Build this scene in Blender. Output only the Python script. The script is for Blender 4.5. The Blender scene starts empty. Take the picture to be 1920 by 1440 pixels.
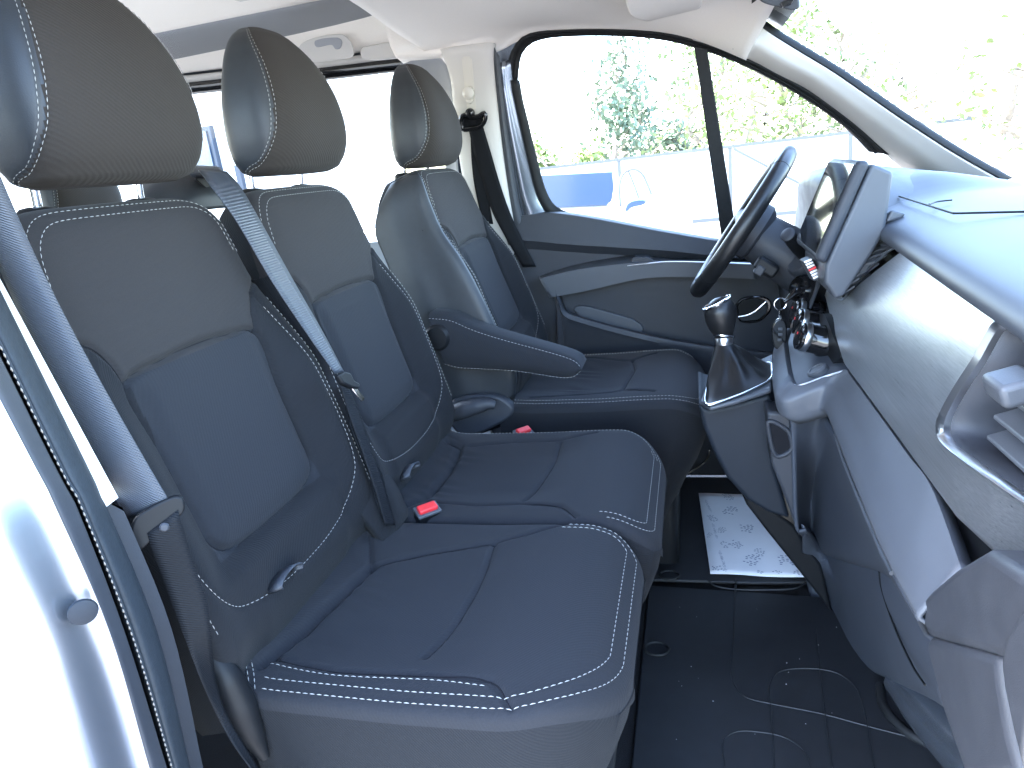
import bpy, math, random
import numpy as np
from mathutils import Vector

sc = bpy.context.scene
rnd = random.Random(7)

# ------------------------------------------------------------------ camera
CAM = np.array([0.727, -1.23, 0.975]); YAW, PITCH, ROLL, FPX = -0.278, -0.300, -0.117, 1280.0
def _axes():
    cy, sy, cp, sp = math.cos(YAW), math.sin(YAW), math.cos(PITCH), math.sin(PITCH)
    fw = np.array([sy*cp, cy*cp, sp]); rt = np.array([cy, -sy, 0.0]); up = np.cross(rt, fw)
    c, s = math.cos(ROLL), math.sin(ROLL)
    return np.array([c*rt + s*up, -s*rt + c*up, fw])
AX = _axes()
cam_d = bpy.data.cameras.new('camera'); cam = bpy.data.objects.new('camera', cam_d)
sc.collection.objects.link(cam); sc.camera = cam
cam_d.sensor_width = 36.0; cam_d.lens = FPX/1920*36.0; cam_d.clip_start = 0.02; cam_d.clip_end = 800
from mathutils import Matrix
cam.matrix_world = Matrix(((AX[0][0], AX[1][0], -AX[2][0], CAM[0]), (AX[0][1], AX[1][1], -AX[2][1], CAM[1]),
                           (AX[0][2], AX[1][2], -AX[2][2], CAM[2]), (0, 0, 0, 1)))

# ------------------------------------------------------------------ world, sun, exposure
SUN_EL, SUN_AZ = math.radians(50), math.radians(178)     # azimuth: where the sun stands, from +X (van forward) towards +Y
SUN_STR, SKY_STR, EXPO = 3.0, 0.15, 4.6
w = bpy.data.worlds.new('World'); sc.world = w; w.use_nodes = True
nt = w.node_tree; nt.nodes.clear()
wo = nt.nodes.new('ShaderNodeOutputWorld'); bg = nt.nodes.new('ShaderNodeBackground'); sk = nt.nodes.new('ShaderNodeTexSky')
sk.sky_type = 'NISHITA'; sk.sun_disc = False; sk.sun_elevation = SUN_EL
sk.sun_rotation = math.pi/2 - SUN_AZ
sk.air_density = 1.0; sk.dust_density = 1.5; sk.ozone_density = 1.0
bg.inputs['Strength'].default_value = SKY_STR
nt.links.new(sk.outputs[0], bg.inputs[0]); nt.links.new(bg.outputs[0], wo.inputs[0])
sd = bpy.data.lights.new('sun', 'SUN'); sd.energy = SUN_STR; sd.angle = math.radians(0.6); sd.color = (1.0, 0.95, 0.88)
so = bpy.data.objects.new('sun', sd); sc.collection.objects.link(so)
sdir = Vector((math.cos(SUN_EL)*math.cos(SUN_AZ), math.cos(SUN_EL)*math.sin(SUN_AZ), math.sin(SUN_EL)))
so.rotation_euler = sdir.to_track_quat('Z', 'Y').to_euler(); so.location = (0, 0, 12)
vs = sc.view_settings; vs.view_transform = 'Standard'; vs.look = 'None'; vs.exposure = EXPO; vs.gamma = 1.0
vs.use_curve_mapping = False
sc.cycles.use_denoising = True
try: sc.cycles.denoiser = 'OPENIMAGEDENOISE'
except Exception: pass
sc.cycles.max_bounces = 10; sc.cycles.diffuse_bounces = 6; sc.cycles.glossy_bounces = 4
sc.cycles.transparent_max_bounces = 12; sc.cycles.caustics_reflective = False; sc.cycles.caustics_refractive = False
sc.cycles.sample_clamp_indirect = 6.0

# ------------------------------------------------------------------ helpers
def ray(px, py):
    d = np.array([(px-960)/FPX, (720-py)/FPX, 1.0]) @ AX
    return d
def at(px, py, x=None, y=None, z=None):
    """the point of the place seen at a pixel of the photograph, on the plane x= / y= / z="""
    d = ray(px, py)
    if x is not None: t = (x-CAM[0])/d[0]
    elif y is not None: t = (y-CAM[1])/d[1]
    else: t = (z-CAM[2])/d[2]
    return CAM + t*d
def atp(px, py, pt, n):
    d = ray(px, py); pt = np.array(pt, float); n = np.array(n, float)
    return CAM + (((pt-CAM) @ n)/(d @ n))*d
def ats(pts, **k): return [at(p[0], p[1], **k) for p in pts]

def crom(P, n, closed=False):
    """resample a polyline as a smooth curve with n even samples"""
    P = np.asarray(P, float)
    if len(P) == 2 and not closed:
        t = np.linspace(0, 1, n)[:, None]; return P[0]*(1-t)+P[1]*t
    Q = np.vstack([P[-1], P, P[0], P[1]]) if closed else np.vstack([2*P[0]-P[1], P, 2*P[-1]-P[-2]])
    out = []
    k = len(P) if closed else len(P)-1
    for i in range(k):
        p0, p1, p2, p3 = Q[i:i+4]
        d1 = max(np.linalg.norm(p2-p1), 1e-9)
        m1 = (p2-p0)/max(np.linalg.norm(p2-p1)+np.linalg.norm(p1-p0), 1e-9)*d1
        m2 = (p3-p1)/max(np.linalg.norm(p3-p2)+np.linalg.norm(p2-p1), 1e-9)*d1
        t = np.linspace(0, 1, 17)[:-1, None]
        out.append((2*t**3-3*t**2+1)*p1+(t**3-2*t**2+t)*m1+(-2*t**3+3*t**2)*p2+(t**3-t**2)*m2)
    out = np.vstack(out+[P[:1] if closed else P[-1:]])
    return lin(out, n+1 if closed else n)[: n]
def lin(P, n):
    P = np.asarray(P, float); s = np.r_[0, np.cumsum(np.linalg.norm(np.diff(P, axis=0), axis=1))]
    t = np.linspace(0, s[-1], n)
    return np.stack([np.interp(t, s, P[:, i]) for i in range(P.shape[1])], 1)
def ip(x, xs, ys):
    """smooth 1-d interpolation"""
    x = np.asarray(x, float); xs = np.asarray(xs, float); ys = np.asarray(ys, float)
    m = np.gradient(ys, xs); i = np.clip(np.searchsorted(xs, x)-1, 0, len(xs)-2)
    h = xs[i+1]-xs[i]; t = np.clip((x-xs[i])/h, 0, 1)
    return (2*t**3-3*t**2+1)*ys[i]+(t**3-2*t**2+t)*h*m[i]+(-2*t**3+3*t**2)*ys[i+1]+(t**3-t**2)*h*m[i+1]
def sst(x, a, b):
    t = np.clip((np.asarray(x, float)-a)/(b-a), 0, 1); return t*t*(3-2*t)
def pdist(Y, S, poly):
    """distance of points (Y,S) to a polyline"""
    poly = np.asarray(poly, float); d = np.full(np.shape(Y), 9.0)
    for a, b in zip(poly[:-1], poly[1:]):
        ab = b-a; L = max(ab @ ab, 1e-12)
        t = np.clip(((Y-a[0])*ab[0]+(S-a[1])*ab[1])/L, 0, 1)
        d = np.minimum(d, np.hypot(Y-a[0]-t*ab[0], S-a[1]-t*ab[1]))
    return d

MATS = {}
def mk(name, V, F, m, parent=None, smooth=True, sharp=38, mi=None):
    V = np.asarray(V, float)
    me = bpy.data.meshes.new(name); me.from_pydata([tuple(v) for v in V], [], [tuple(int(i) for i in f) for f in F])
    ms = m if isinstance(m, (list, tuple)) else [m]
    for q in ms: me.materials.append(MATS[q])
    if mi is not None: me.polygons.foreach_set('material_index', list(mi))
    if smooth:
        me.polygons.foreach_set('use_smooth', [True]*len(me.polygons))
        try: me.set_sharp_from_angle(angle=math.radians(sharp))
        except Exception: pass
    me.update()
    o = bpy.data.objects.new(name, me); sc.collection.objects.link(o)
    if parent is not None:
        o.parent = parent
        b = parent
        off = Vector((0, 0, 0))
        while b is not None: off += b.location; b = b.parent
        o.location = -off
    return o
def tag(o, label=None, cat=None, group=None, kind=None):
    if label: o['label'] = label
    if cat: o['category'] = cat
    if group: o['group'] = group
    if kind: o['kind'] = kind
    return o
def thing(name, loc, label, cat, group=None):
    o = bpy.data.objects.new(name, None); sc.collection.objects.link(o); o.location = tuple(loc); o.empty_display_size = 0.05
    return tag(o, label, cat, group)
def struct(o): o['kind'] = 'structure'; return o
def stuff(o): o['kind'] = 'stuff'; return o
def recalc(o):
    import bmesh
    bm = bmesh.new(); bm.from_mesh(o.data); bmesh.ops.recalc_face_normals(bm, faces=bm.faces); bm.to_mesh(o.data); bm.free(); return o
def bevel(o, wd, seg=3, ang=35):
    b = o.modifiers.new('bevel', 'BEVEL'); b.width = wd; b.segments = seg; b.limit_method = 'ANGLE'; b.angle_limit = math.radians(ang)
    b.harden_normals = False
    return o
def solidify(o, t, off=-1.0):
    s = o.modifiers.new('solidify', 'SOLIDIFY'); s.thickness = t; s.offset = off; return o

def gridfaces(n, m, cu=False, cv=False):
    F = []
    for i in range(n if cu else n-1):
        for j in range(m if cv else m-1):
            a, b = i*m+j, i*m+(j+1) % m; c, d = ((i+1) % n)*m+(j+1) % m, ((i+1) % n)*m+j
            F.append((a, b, c, d))
    return F
def grid(name, G, m, parent=None, cu=False, cv=False, thick=0, off=-1, **k):
    G = np.asarray(G); n, q, _ = G.shape
    o = mk(name, G.reshape(-1, 3), gridfaces(n, q, cu, cv), m, parent, **k)
    if thick: solidify(o, thick, off)
    return o
def loft(name, curves, m, parent=None, nu=24, nv=6, thick=0, off=-1, smooth_v=True, straight=False, **k):
    cs = [(lin if straight else crom)(c, nu) for c in curves]
    A = np.stack(cs)                                     # (k, nu, 3)
    if len(cs) > 2 and smooth_v:
        G = np.stack([crom_even(A[:, j], (len(cs)-1)*nv+1) for j in range(nu)], 1)
    elif len(cs) == 2 and nv > 1:
        t = np.linspace(0, 1, nv+1)[:, None, None]; G = A[0]*(1-t)+A[1]*t
    else: G = A
    return grid(name, G, m, parent, thick=thick, off=off, **k)
def crom_even(P, n):
    """Catmull-Rom through P with equal parameter steps per span"""
    Q = np.vstack([2*P[0]-P[1], P, 2*P[-1]-P[-2]]); k = len(P)-1
    t = np.linspace(0, k, n); i = np.minimum(t.astype(int), k-1); f = (t-i)[:, None]
    p0, p1, p2, p3 = Q[i], Q[i+1], Q[i+2], Q[i+3]
    return .5*((2*p1)+(p2-p0)*f+(2*p0-5*p1+4*p2-p3)*f**2+(-p0+3*p1-3*p2+p3)*f**3)
def tube(name, P, r, m, parent=None, n=None, seg=10, closed=False, smoothp=True, caps=True, flat=None):
    P = np.asarray(P, float)
    if n: P = crom(P, n, closed) if smoothp else lin(P, n)
    N = len(P); r = np.full(N, r) if np.isscalar(r) else np.interp(np.linspace(0, 1, N), np.linspace(0, 1, len(r)), r)
    T = np.roll(P, -1, 0)-np.roll(P, 1, 0) if closed else np.gradient(P, axis=0)
    T /= np.linalg.norm(T, axis=1)[:, None]+1e-12
    u = np.cross(T[0], (0, 0, 1.0));
    if np.linalg.norm(u) < .1: u = np.cross(T[0], (1.0, 0, 0))
    V = []
    for i in range(N):
        u = u-(u @ T[i])*T[i]; u /= np.linalg.norm(u); v = np.cross(T[i], u)
        for k in range(seg):
            a = 2*math.pi*k/seg; V.append(P[i]+r[i]*(math.cos(a)*u+math.sin(a)*v))
    F = gridfaces(N, seg, closed, True)
    if caps and not closed:
        F.append(tuple(range(seg))[::-1]); F.append(tuple((N-1)*seg+k for k in range(seg)))
    return mk(name, V, F, m, parent)
def prism(name, poly, ext, m, parent=None, bv=0, seg=3, **k):
    """a flat polygon (3-d points) pushed along ext"""
    P = np.asarray(poly, float); n = len(P); e = np.asarray(ext, float)
    V = np.vstack([P, P+e]); F = [tuple(range(n)), tuple(range(2*n-1, n-1, -1))]
    F += [(i, i+n, (i+1) % n+n, (i+1) % n) for i in range(n)]
    o = recalc(mk(name, V, F, m, parent, **k))
    if bv: bevel(o, bv, seg)
    return o
def box(name, c, s, m, parent=None, bv=0.003, ax=None, seg=3):
    """box of size s about c; ax: three axis vectors"""
    A = np.eye(3) if ax is None else np.asarray(ax, float)
    A = A/np.linalg.norm(A, axis=1)[:, None]
    V = [np.asarray(c)+sum((A[i]*s[i]*.5*sg[i] for i in range(3))) for sg in ((-1,-1,-1),(1,-1,-1),(1,1,-1),(-1,1,-1),(-1,-1,1),(1,-1,1),(1,1,1),(-1,1,1))]
    o = recalc(mk(name, V, [(0,3,2,1),(4,5,6,7),(0,1,5,4),(1,2,6,5),(2,3,7,6),(3,0,4,7)], m, parent))
    if bv: bevel(o, bv, seg)
    return o
def lathe(name, prof, c, axis, m, parent=None, seg=28, **k):
    """prof: (radius, height) pairs about axis through c"""
    a = np.asarray(axis, float); a /= np.linalg.norm(a); u = np.cross(a, (0, 0, 1.0))
    if np.linalg.norm(u) < .05: u = np.cross(a, (1.0, 0, 0))
    u /= np.linalg.norm(u); v = np.cross(a, u); c = np.asarray(c, float)
    V = [c+a*h+r*(math.cos(2*math.pi*j/seg)*u+math.sin(2*math.pi*j/seg)*v) for r, h in prof for j in range(seg)]
    F = gridfaces(len(prof), seg, False, True)
    F += [tuple(range(seg))[::-1], tuple((len(prof)-1)*seg+j for j in range(seg))]
    return recalc(mk(name, V, F, m, parent, **k))
def stitches(name, path, m, parent, ln=.0052, gap=.0026, wd=.0009, up=None):
    """a row of short thread stitches along a 3-d path, one mesh; up: normal at each path point or one vector"""
    path = np.asarray(path, float)
    s = np.r_[0, np.cumsum(np.linalg.norm(np.diff(path, axis=0), axis=1))]
    V, F = [], []
    t = 0.0
    ev = lambda q: np.array([np.interp(q, s, path[:, i]) for i in range(3)])
    while t+ln < s[-1]:
        a, b = ev(t), ev(t+ln); d = b-a; d /= np.linalg.norm(d)+1e-12
        upv = np.asarray(up, float); side = np.cross(d, upv); side /= np.linalg.norm(side)+1e-12; nn = np.cross(side, d)
        mid = (a+b)/2+nn*wd*.6
        k = len(V)
        for p, q in ((a, .35), (mid, 1.0), (b, .35)):
            for aa in range(4):
                an = aa*math.pi/2; V.append(p+wd*q*.62*(math.cos(an)*side+math.sin(an)*nn))
        for r_ in (0, 4):
            for j in range(4): F.append((k+r_+j, k+r_+(j+1) % 4, k+r_+4+(j+1) % 4, k+r_+4+j))
        t += ln+gap
    if not V: return None
    return stuff(mk(name, V, F, m, parent))

from mathutils.bvhtree import BVHTree
def hits(objs, pts, lift=.001):
    """where the sight lines through these photo points meet the given meshes (all built in world coordinates)"""
    Vv, Pp = [], []
    for o in objs:
        k = len(Vv); Vv += [tuple(v.co) for v in o.data.vertices]; Pp += [tuple(i+k for i in p.vertices) for p in o.data.polygons]
    T = BVHTree.FromPolygons(Vv, Pp); out = []
    for q in pts:
        d = Vector(ray(*q)).normalized(); h = T.ray_cast(Vector(CAM), d)
        if h[0] is not None: out.append(np.array(h[0]-d*lift))
    return out
# ------------------------------------------------------------------ materials
def mat(name, col, rough=.5, metal=0.0, spec=.5, bump=None, var=0, sheen=0, coat=0, aniso=0, vscale=30, weave=None, rvar=0):
    m = bpy.data.materials.new(name); m.use_nodes = True; t = m.node_tree; b = t.nodes['Principled BSDF']; MATS[name] = m
    c = tuple(col) if not np.isscalar(col) else (col,)*3
    b.inputs['Base Color'].default_value = c+(1,); b.inputs['Roughness'].default_value = rough; b.inputs['Metallic'].default_value = metal
    b.inputs['Specular IOR Level'].default_value = spec
    if sheen: b.inputs['Sheen Weight'].default_value = sheen; b.inputs['Sheen Roughness'].default_value = .5
    if coat: b.inputs['Coat Weight'].default_value = coat; b.inputs['Coat Roughness'].default_value = .04
    tc = t.nodes.new('ShaderNodeTexCoord')
    if var:
        n = t.nodes.new('ShaderNodeTexNoise'); n.inputs['Scale'].default_value = vscale; n.inputs['Detail'].default_value = 5
        r = t.nodes.new('ShaderNodeMapRange'); r.inputs['From Min'].default_value = .25; r.inputs['From Max'].default_value = .75
        r.inputs['To Min'].default_value = 1-var; r.inputs['To Max'].default_value = 1+var
        mx = t.nodes.new('ShaderNodeVectorMath'); mx.operation = 'SCALE'; mx.inputs[0].default_value = c
        t.links.new(tc.outputs['Object'], n.inputs['Vector']); t.links.new(n.outputs['Fac'], r.inputs['Value'])
        t.links.new(r.outputs[0], mx.inputs['Scale']); t.links.new(mx.outputs[0], b.inputs['Base Color'])
        if rvar:
            r2 = t.nodes.new('ShaderNodeMapRange'); r2.inputs['From Min'].default_value = .3; r2.inputs['From Max'].default_value = .7
            r2.inputs['To Min'].default_value = rough-rvar; r2.inputs['To Max'].default_value = rough+rvar
            t.links.new(n.outputs['Fac'], r2.inputs['Value']); t.links.new(r2.outputs[0], b.inputs['Roughness'])
    last = None
    if bump:
        scale, strength, dist = bump
        n = t.nodes.new('ShaderNodeTexNoise'); n.inputs['Scale'].default_value = scale; n.inputs['Detail'].default_value = 3
        bp = t.nodes.new('ShaderNodeBump'); bp.inputs['Strength'].default_value = strength; bp.inputs['Distance'].default_value = dist
        t.links.new(tc.outputs['Object'], n.inputs['Vector']); t.links.new(n.outputs['Fac'], bp.inputs['Height'])
        last = bp
    if weave:                                             # fine diagonal ribs of a woven cloth
        per, strength, rot = weave[:3]
        mp = t.nodes.new('ShaderNodeMapping'); mp.inputs['Rotation'].default_value = rot
        wv = t.nodes.new('ShaderNodeTexWave'); wv.inputs['Scale'].default_value = .314/per; wv.inputs['Distortion'].default_value = .6
        wv.inputs['Detail Scale'].default_value = 2
        if len(weave) > 3: wv.bands_direction = weave[3]
        bp = t.nodes.new('ShaderNodeBump'); bp.inputs['Strength'].default_value = strength; bp.inputs['Distance'].default_value = .0006
        t.links.new(tc.outputs['Object'], mp.inputs[0]); t.links.new(mp.outputs[0], wv.inputs['Vector']); t.links.new(wv.outputs['Fac'], bp.inputs['Height'])
        if last: t.links.new(last.outputs[0], bp.inputs['Normal'])
        last = bp
    if last: t.links.new(last.outputs[0], b.inputs['Normal'])
    return m
mat('fabric_head', (0.0235, 0.0195, 0.0165), .88, spec=.3, var=.14, vscale=700, bump=(1300, .3, .0006), weave=(.0045, .42, (.62, .1, 0), 'Z'), sheen=.03)  # brown tint puts the warm windscreen light into the headrest cloth
mat('fabric_seat', (0.015, 0.0158, 0.0188), .92, spec=.25, var=.16, vscale=900, bump=(1500, .35, .0006), weave=(.0032, .22, (0, .5, .7)), sheen=.03)
mat('fabric', (0.0135, 0.015, 0.0185), .92, spec=.25, var=.16, vscale=900, bump=(1500, .35, .0006), weave=(.0032, .22, (0, .5, .7)), sheen=.03)
mat('fabric_rib', (0.0175, 0.016, 0.0165), .88, spec=.3, var=.14, vscale=700, bump=(1300, .3, .0006), weave=(.0042, .28, (.2, .9, .3)), sheen=.03)
mat('fabric_side', (0.0112, 0.012, 0.014), .9, spec=.15, var=.22, vscale=1100, bump=(1600, .4, .0006), weave=(.0024, .4, (.5, .3, .9)), sheen=.03)
mat('leather', (0.021, 0.024, 0.028), .50, spec=.4, var=.08, vscale=60, bump=(700, .35, .0006))
mat('thread', (.30, .295, .28), .7)
mat('seam', (.012, .012, .014), .95, spec=.1)
mat('bead_thread', (.22, .19, .16), .7)
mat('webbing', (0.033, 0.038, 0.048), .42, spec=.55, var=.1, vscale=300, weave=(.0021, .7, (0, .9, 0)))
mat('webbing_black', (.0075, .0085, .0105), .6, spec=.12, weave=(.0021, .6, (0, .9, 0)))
mat('plastic', (0.031, 0.034, 0.041), .52, spec=.3, var=.06, vscale=40, bump=(900, .3, .0006), rvar=.05)
mat('plastic_mid', (.052, .058, .068), .5, var=.05, vscale=30, bump=(850, .3, .0006), rvar=.05)
mat('console_plastic', (.012, .0160, .0225), .55, spec=.25, var=.06, vscale=40, bump=(900, .3, .0006))
mat('glove_plastic', (0.045, 0.052, 0.066), .6, spec=.3, var=.08, vscale=14, bump=(900, .3, .0006))
mat('ledge', (0.07, 0.077, 0.09), .5, var=.04, vscale=30, bump=(900, .25, .0006))
mat('plastic_black', (.0060, .0068, .0082), .5, spec=.2, var=.1, vscale=50)
mat('gloss_black', (.008, .008, .009), .08, spec=.6)
mat('pale_trim', (.56, .54, .51), .62, var=.025, vscale=12, bump=(600, .12, .0005))
mat('headlining', (.84, .79, .73), .95, spec=.15, var=.03, vscale=500, bump=(900, .2, .0006))
mat('pale_knob', (.62, .59, .53), .35)
mat('grey_panel', (.30, .31, .33), .6, var=.03, vscale=20)
mat('chrome', (.80, .81, .83), .12, metal=1.0)
mat('satin_metal', (.62, .64, .67), .28, metal=1.0)
mat('steel', (.55, .55, .56), .25, metal=1.0)
mat('red_plastic', (.62, .03, .035), .38)
mat('rubber', (.010, .011, .012), .6, spec=.25, var=.2, vscale=120, bump=(260, .3, .001))
mat('seal_cloth', (.017, .022, .028), .6, spec=.25, var=.15, vscale=200, bump=(500, .4, .0008))
mat('mat_rubber', (0.008, 0.0092, 0.0115), .6, var=.18, vscale=35, bump=(1200, .35, .0006))
mat('carpet', (.006, .006, .007), .95, var=.3, vscale=400, bump=(500, .6, .002))
mat('paint', (.30, .335, .39), .26, metal=.9, coat=.4)
mat('dash_pad', (.040, .047, .06), .52, spec=.5, var=.04, vscale=20, bump=(900, .08, .0004))
mat('wheel_leather', (0.009, 0.0092, 0.01), .36, spec=.35, bump=(700, .2, .0005))
mat('screen_glass', (.01, .011, .013), .06, spec=.7)
mat('brass', (.45, .42, .36), .3, metal=1.0)
def mat_glass(name, tint, refl=.06):
    m = bpy.data.materials.new(name); m.use_nodes = True; t = m.node_tree; t.nodes.clear(); MATS[name] = m
    o = t.nodes.new('ShaderNodeOutputMaterial'); mix = t.nodes.new('ShaderNodeMixShader'); tr = t.nodes.new('ShaderNodeBsdfTransparent'); gl = t.nodes.new('ShaderNodeBsdfGlossy')
    fr = t.nodes.new('ShaderNodeFresnel'); fr.inputs['IOR'].default_value = 1.3
    tr.inputs[0].default_value = tuple(tint)+(1,); gl.inputs['Roughness'].default_value = .02
    t.links.new(fr.outputs[0], mix.inputs[0]); t.links.new(tr.outputs[0], mix.inputs[1]); t.links.new(gl.outputs[0], mix.inputs[2]); t.links.new(mix.outputs[0], o.inputs[0])
mat_glass('glass', (.93, .96, .95))
mat_glass('tinted_glass', (.80, .84, .84))
def mat_brushed():
    m = mat('brushed', (.36, .38, .40), .34, metal=.85, spec=.7)
    t = m.node_tree; b = t.nodes['Principled BSDF']; tc = t.nodes.new('ShaderNodeTexCoord')
    mp = t.nodes.new('ShaderNodeMapping'); mp.inputs['Scale'].default_value = (650, 5, 650)
    n = t.nodes.new('ShaderNodeTexNoise'); n.inputs['Scale'].default_value = 1.0; n.inputs['Detail'].default_value = 6; n.inputs['Roughness'].default_value = .7
    bp = t.nodes.new('ShaderNodeBump'); bp.inputs['Strength'].default_value = .18; bp.inputs['Distance'].default_value = .0005
    r = t.nodes.new('ShaderNodeMapRange'); r.inputs['From Min'].default_value = .3; r.inputs['From Max'].default_value = .7; r.inputs['To Min'].default_value = .27; r.inputs['To Max'].default_value = .40
    t.links.new(tc.outputs['Object'], mp.inputs[0]); t.links.new(mp.outputs[0], n.inputs['Vector'])
    t.links.new(n.outputs['Fac'], bp.inputs['Height']); t.links.new(bp.outputs[0], b.inputs['Normal'])
    t.links.new(n.outputs['Fac'], r.inputs['Value']); t.links.new(r.outputs[0], b.inputs['Roughness'])
    cr = t.nodes.new('ShaderNodeValToRGB'); cr.color_ramp.elements[0].position = .30; cr.color_ramp.elements[0].color = (.31, .33, .35, 1); cr.color_ramp.elements[1].position = .66; cr.color_ramp.elements[1].color = (.47, .49, .51, 1)
    t.links.new(n.outputs['Fac'], cr.inputs[0]); t.links.new(cr.outputs[0], b.inputs['Base Color'])
mat_brushed()
# outside
mat('asphalt', (.158, .157, .158), .9, var=.25, vscale=3, bump=(60, .4, .01))
mat('white_sheet', (.72, .72, .70), .6, var=.04, vscale=4)
mat('fence_post', (.085, .088, .092), .5)
mat('brickwork', (.70, .68, .65), .85, var=.05, vscale=9)
mat('blue_frame', (.012, .022, .045), .4)
mat('bark', (.24, .20, .16), .9, var=.3, vscale=20)
mat('leaf', (.12, .16, .06), .6, var=.5, vscale=3)
mat('leaf_dark', (.10, .14, .09), .65, var=.4, vscale=3)
mat('leaf_light', (.15, .20, .06), .6, var=.4, vscale=3)
mat('grass', (.10, .15, .04), .8, var=.3, vscale=8)
mat('car_white', (.75, .76, .77), .2, coat=.8)
mat('tyre', (.02, .02, .02), .7)
mat('grey_paper_print', (.26, .29, .36), .8)
# ------------------------------------------------------------------ seats
def frame(x0, yc, deg):
    th = math.radians(deg)
    return np.array([x0, yc, 1.0]), np.array([0, 1.0, 0]), np.array([math.sin(th), 0, -math.cos(th)]), np.array([math.cos(th), 0, math.sin(th)])
BS = [0, .05, .10, .15, .20, .27, .35, .45, .52, .58, .64]
BW = [.160, .170, .178, .186, .195, .203, .207, .207, .203, .195, .18]
def b_hw(s):
    w0 = ip(s, BS, BW); rc = .055; q = np.clip(rc-np.asarray(s, float), 0, rc)
    return w0-rc+np.sqrt(np.maximum(rc*rc-q*q, 0))
INSET = [(-.123, .30), (-.125, .213), (-.06, .2), (0, .197), (.06, .2), (.125, .213), (.122, .30), (.12, .385)]
_c = [(.12, .385), (.119, .415), (.105, .438), (.08, .447), (0, .450), (-.08, .447), (-.105, .438), (-.119, .415), (-.12, .385), (-.123, .30)]
INSET = INSET+_c[1:]
WING = [(.125, .213), (.131, .185), (.147, .158), (.172, .143), (.196, .138)]
STI = [(.150, .158), (.166, .21), (.180, .28), (.187, .35), (.185, .42), (.170, .468), (.135, .502), (.07, .518), (0, .522)]
STI_FULL = crom(STI+[(-y, s) for y, s in STI[::-1][1:]], 160)
def b_n(y, s, hwm=1.0):
    """height of the front face above the frame plane"""
    y = np.asarray(y, float); s = np.asarray(s, float); hw = b_hw(s); t = np.clip(np.abs(y)/np.maximum(hw, 1e-6), 0, 1)
    B = .036*sst(s, .12, .30)*(1-.35*sst(s, .50, .62))
    n = B*sst(np.abs(y), .112, .185)
    n = n+.020*sst(s, .44, .475)*(1-sst(np.abs(y), .10, .17))                        # roll under the inset
    n = n-.055*sst(s, .525, .64)                                                     # tucks in below
    n = n+.010*(1-(np.abs(y)/.2)**2)*(1-sst(s, .15, .25))                            # shoulder pad
    ins = sst(.122-np.abs(y), 0, .03)*sst(s, .20, .235)*(1-sst(s, .415, .45))
    n = n+.007*ins
    T = .052
    n = n-T*(1-(1-np.minimum(t, .9999)**8)**(1/8.))
    n = n-.040*(1-np.sqrt(np.maximum(1-(np.clip(.05-s, 0, .05)/.05)**2, 0)))
    for poly, d, wd in ((crom(INSET, 90), .0075, .0040), (WING, .005, .0034), ([(-a, b) for a, b in WING], .005, .0034), (STI_FULL, .0022, .0036)):
        n = n-d*np.exp(-(pdist(y, s, poly)/wd)**2)
    return n
def backrest(name, fr, m, parent, smax=.64, thick=.118):
    O, Yv, Sv, Nv = fr
    ns, nt_ = 210, 161
    s = smax*np.linspace(0, 1, ns)**1.12
    q = np.linspace(-1, 1, nt_); t = np.sign(q)*(1-(1-np.abs(q))**1.35)
    S = np.repeat(s[:, None], nt_, 1); Y = b_hw(S)*t[None, :]
    Nf = b_n(Y, S)
    Nb = -thick+.03*np.abs(t[None, :])**4+.03*(1-sst(S, 0, .06))
    P = lambda n: O+Y[..., None]*Yv+S[..., None]*Sv+n[..., None]*Nv
    Vf, Vb = P(Nf).reshape(-1, 3), P(Nb).reshape(-1, 3); k = len(Vf)
    F = [f for f in gridfaces(ns, nt_)]; nf = len(F)
    F += [(a+k, d+k, c+k, b+k) for a, b, c, d in gridfaces(ns, nt_)]
    ring = [j for j in range(nt_)]+[i*nt_+nt_-1 for i in range(1, ns)]+[(ns-1)*nt_+j for j in range(nt_-2, -1, -1)]+[i*nt_ for i in range(ns-2, 0, -1)]
    F += [(ring[i], ring[i]+k, ring[(i+1) % len(ring)]+k, ring[(i+1) % len(ring)]) for i in range(len(ring))]
    # cloth by panel: ribbed upper panel, plain inset, side cloth bolsters
    mi = []
    for i in range(ns-1):
        for j in range(nt_-1):
            yy = abs(Y[i, j]+Y[i+1, j+1])/2; ss = (S[i, j]+S[i+1, j+1])/2
            lim = np.interp(ss, [0, .138, .143, .158, .185, .213], [.4, .2, .172, .147, .131, .125])
            mi.append(1 if (ss < .205 and yy < lim) else (0 if yy < .121 and ss < .449 else 2))
    mi += [2]*(len(F)-nf)
    return recalc(mk(name, np.vstack([Vf, Vb]), F, m, parent, mi=mi, sharp=60))
def on_back(fr, pts, lift=.0012, n=None):
    O, Yv, Sv, Nv = fr; pts = np.asarray(pts, float)
    if n: pts = crom(pts, n)
    h = b_n(pts[:, 0], pts[:, 1])+lift
    return O+pts[:, :1]*Yv+pts[:, 1:]*Sv+h[:, None]*Nv
def edge_path(side, off, s0, s1, n=80):
    s = np.linspace(s0, s1, n); return np.stack([side*(b_hw(s)-off), s], 1)
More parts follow.
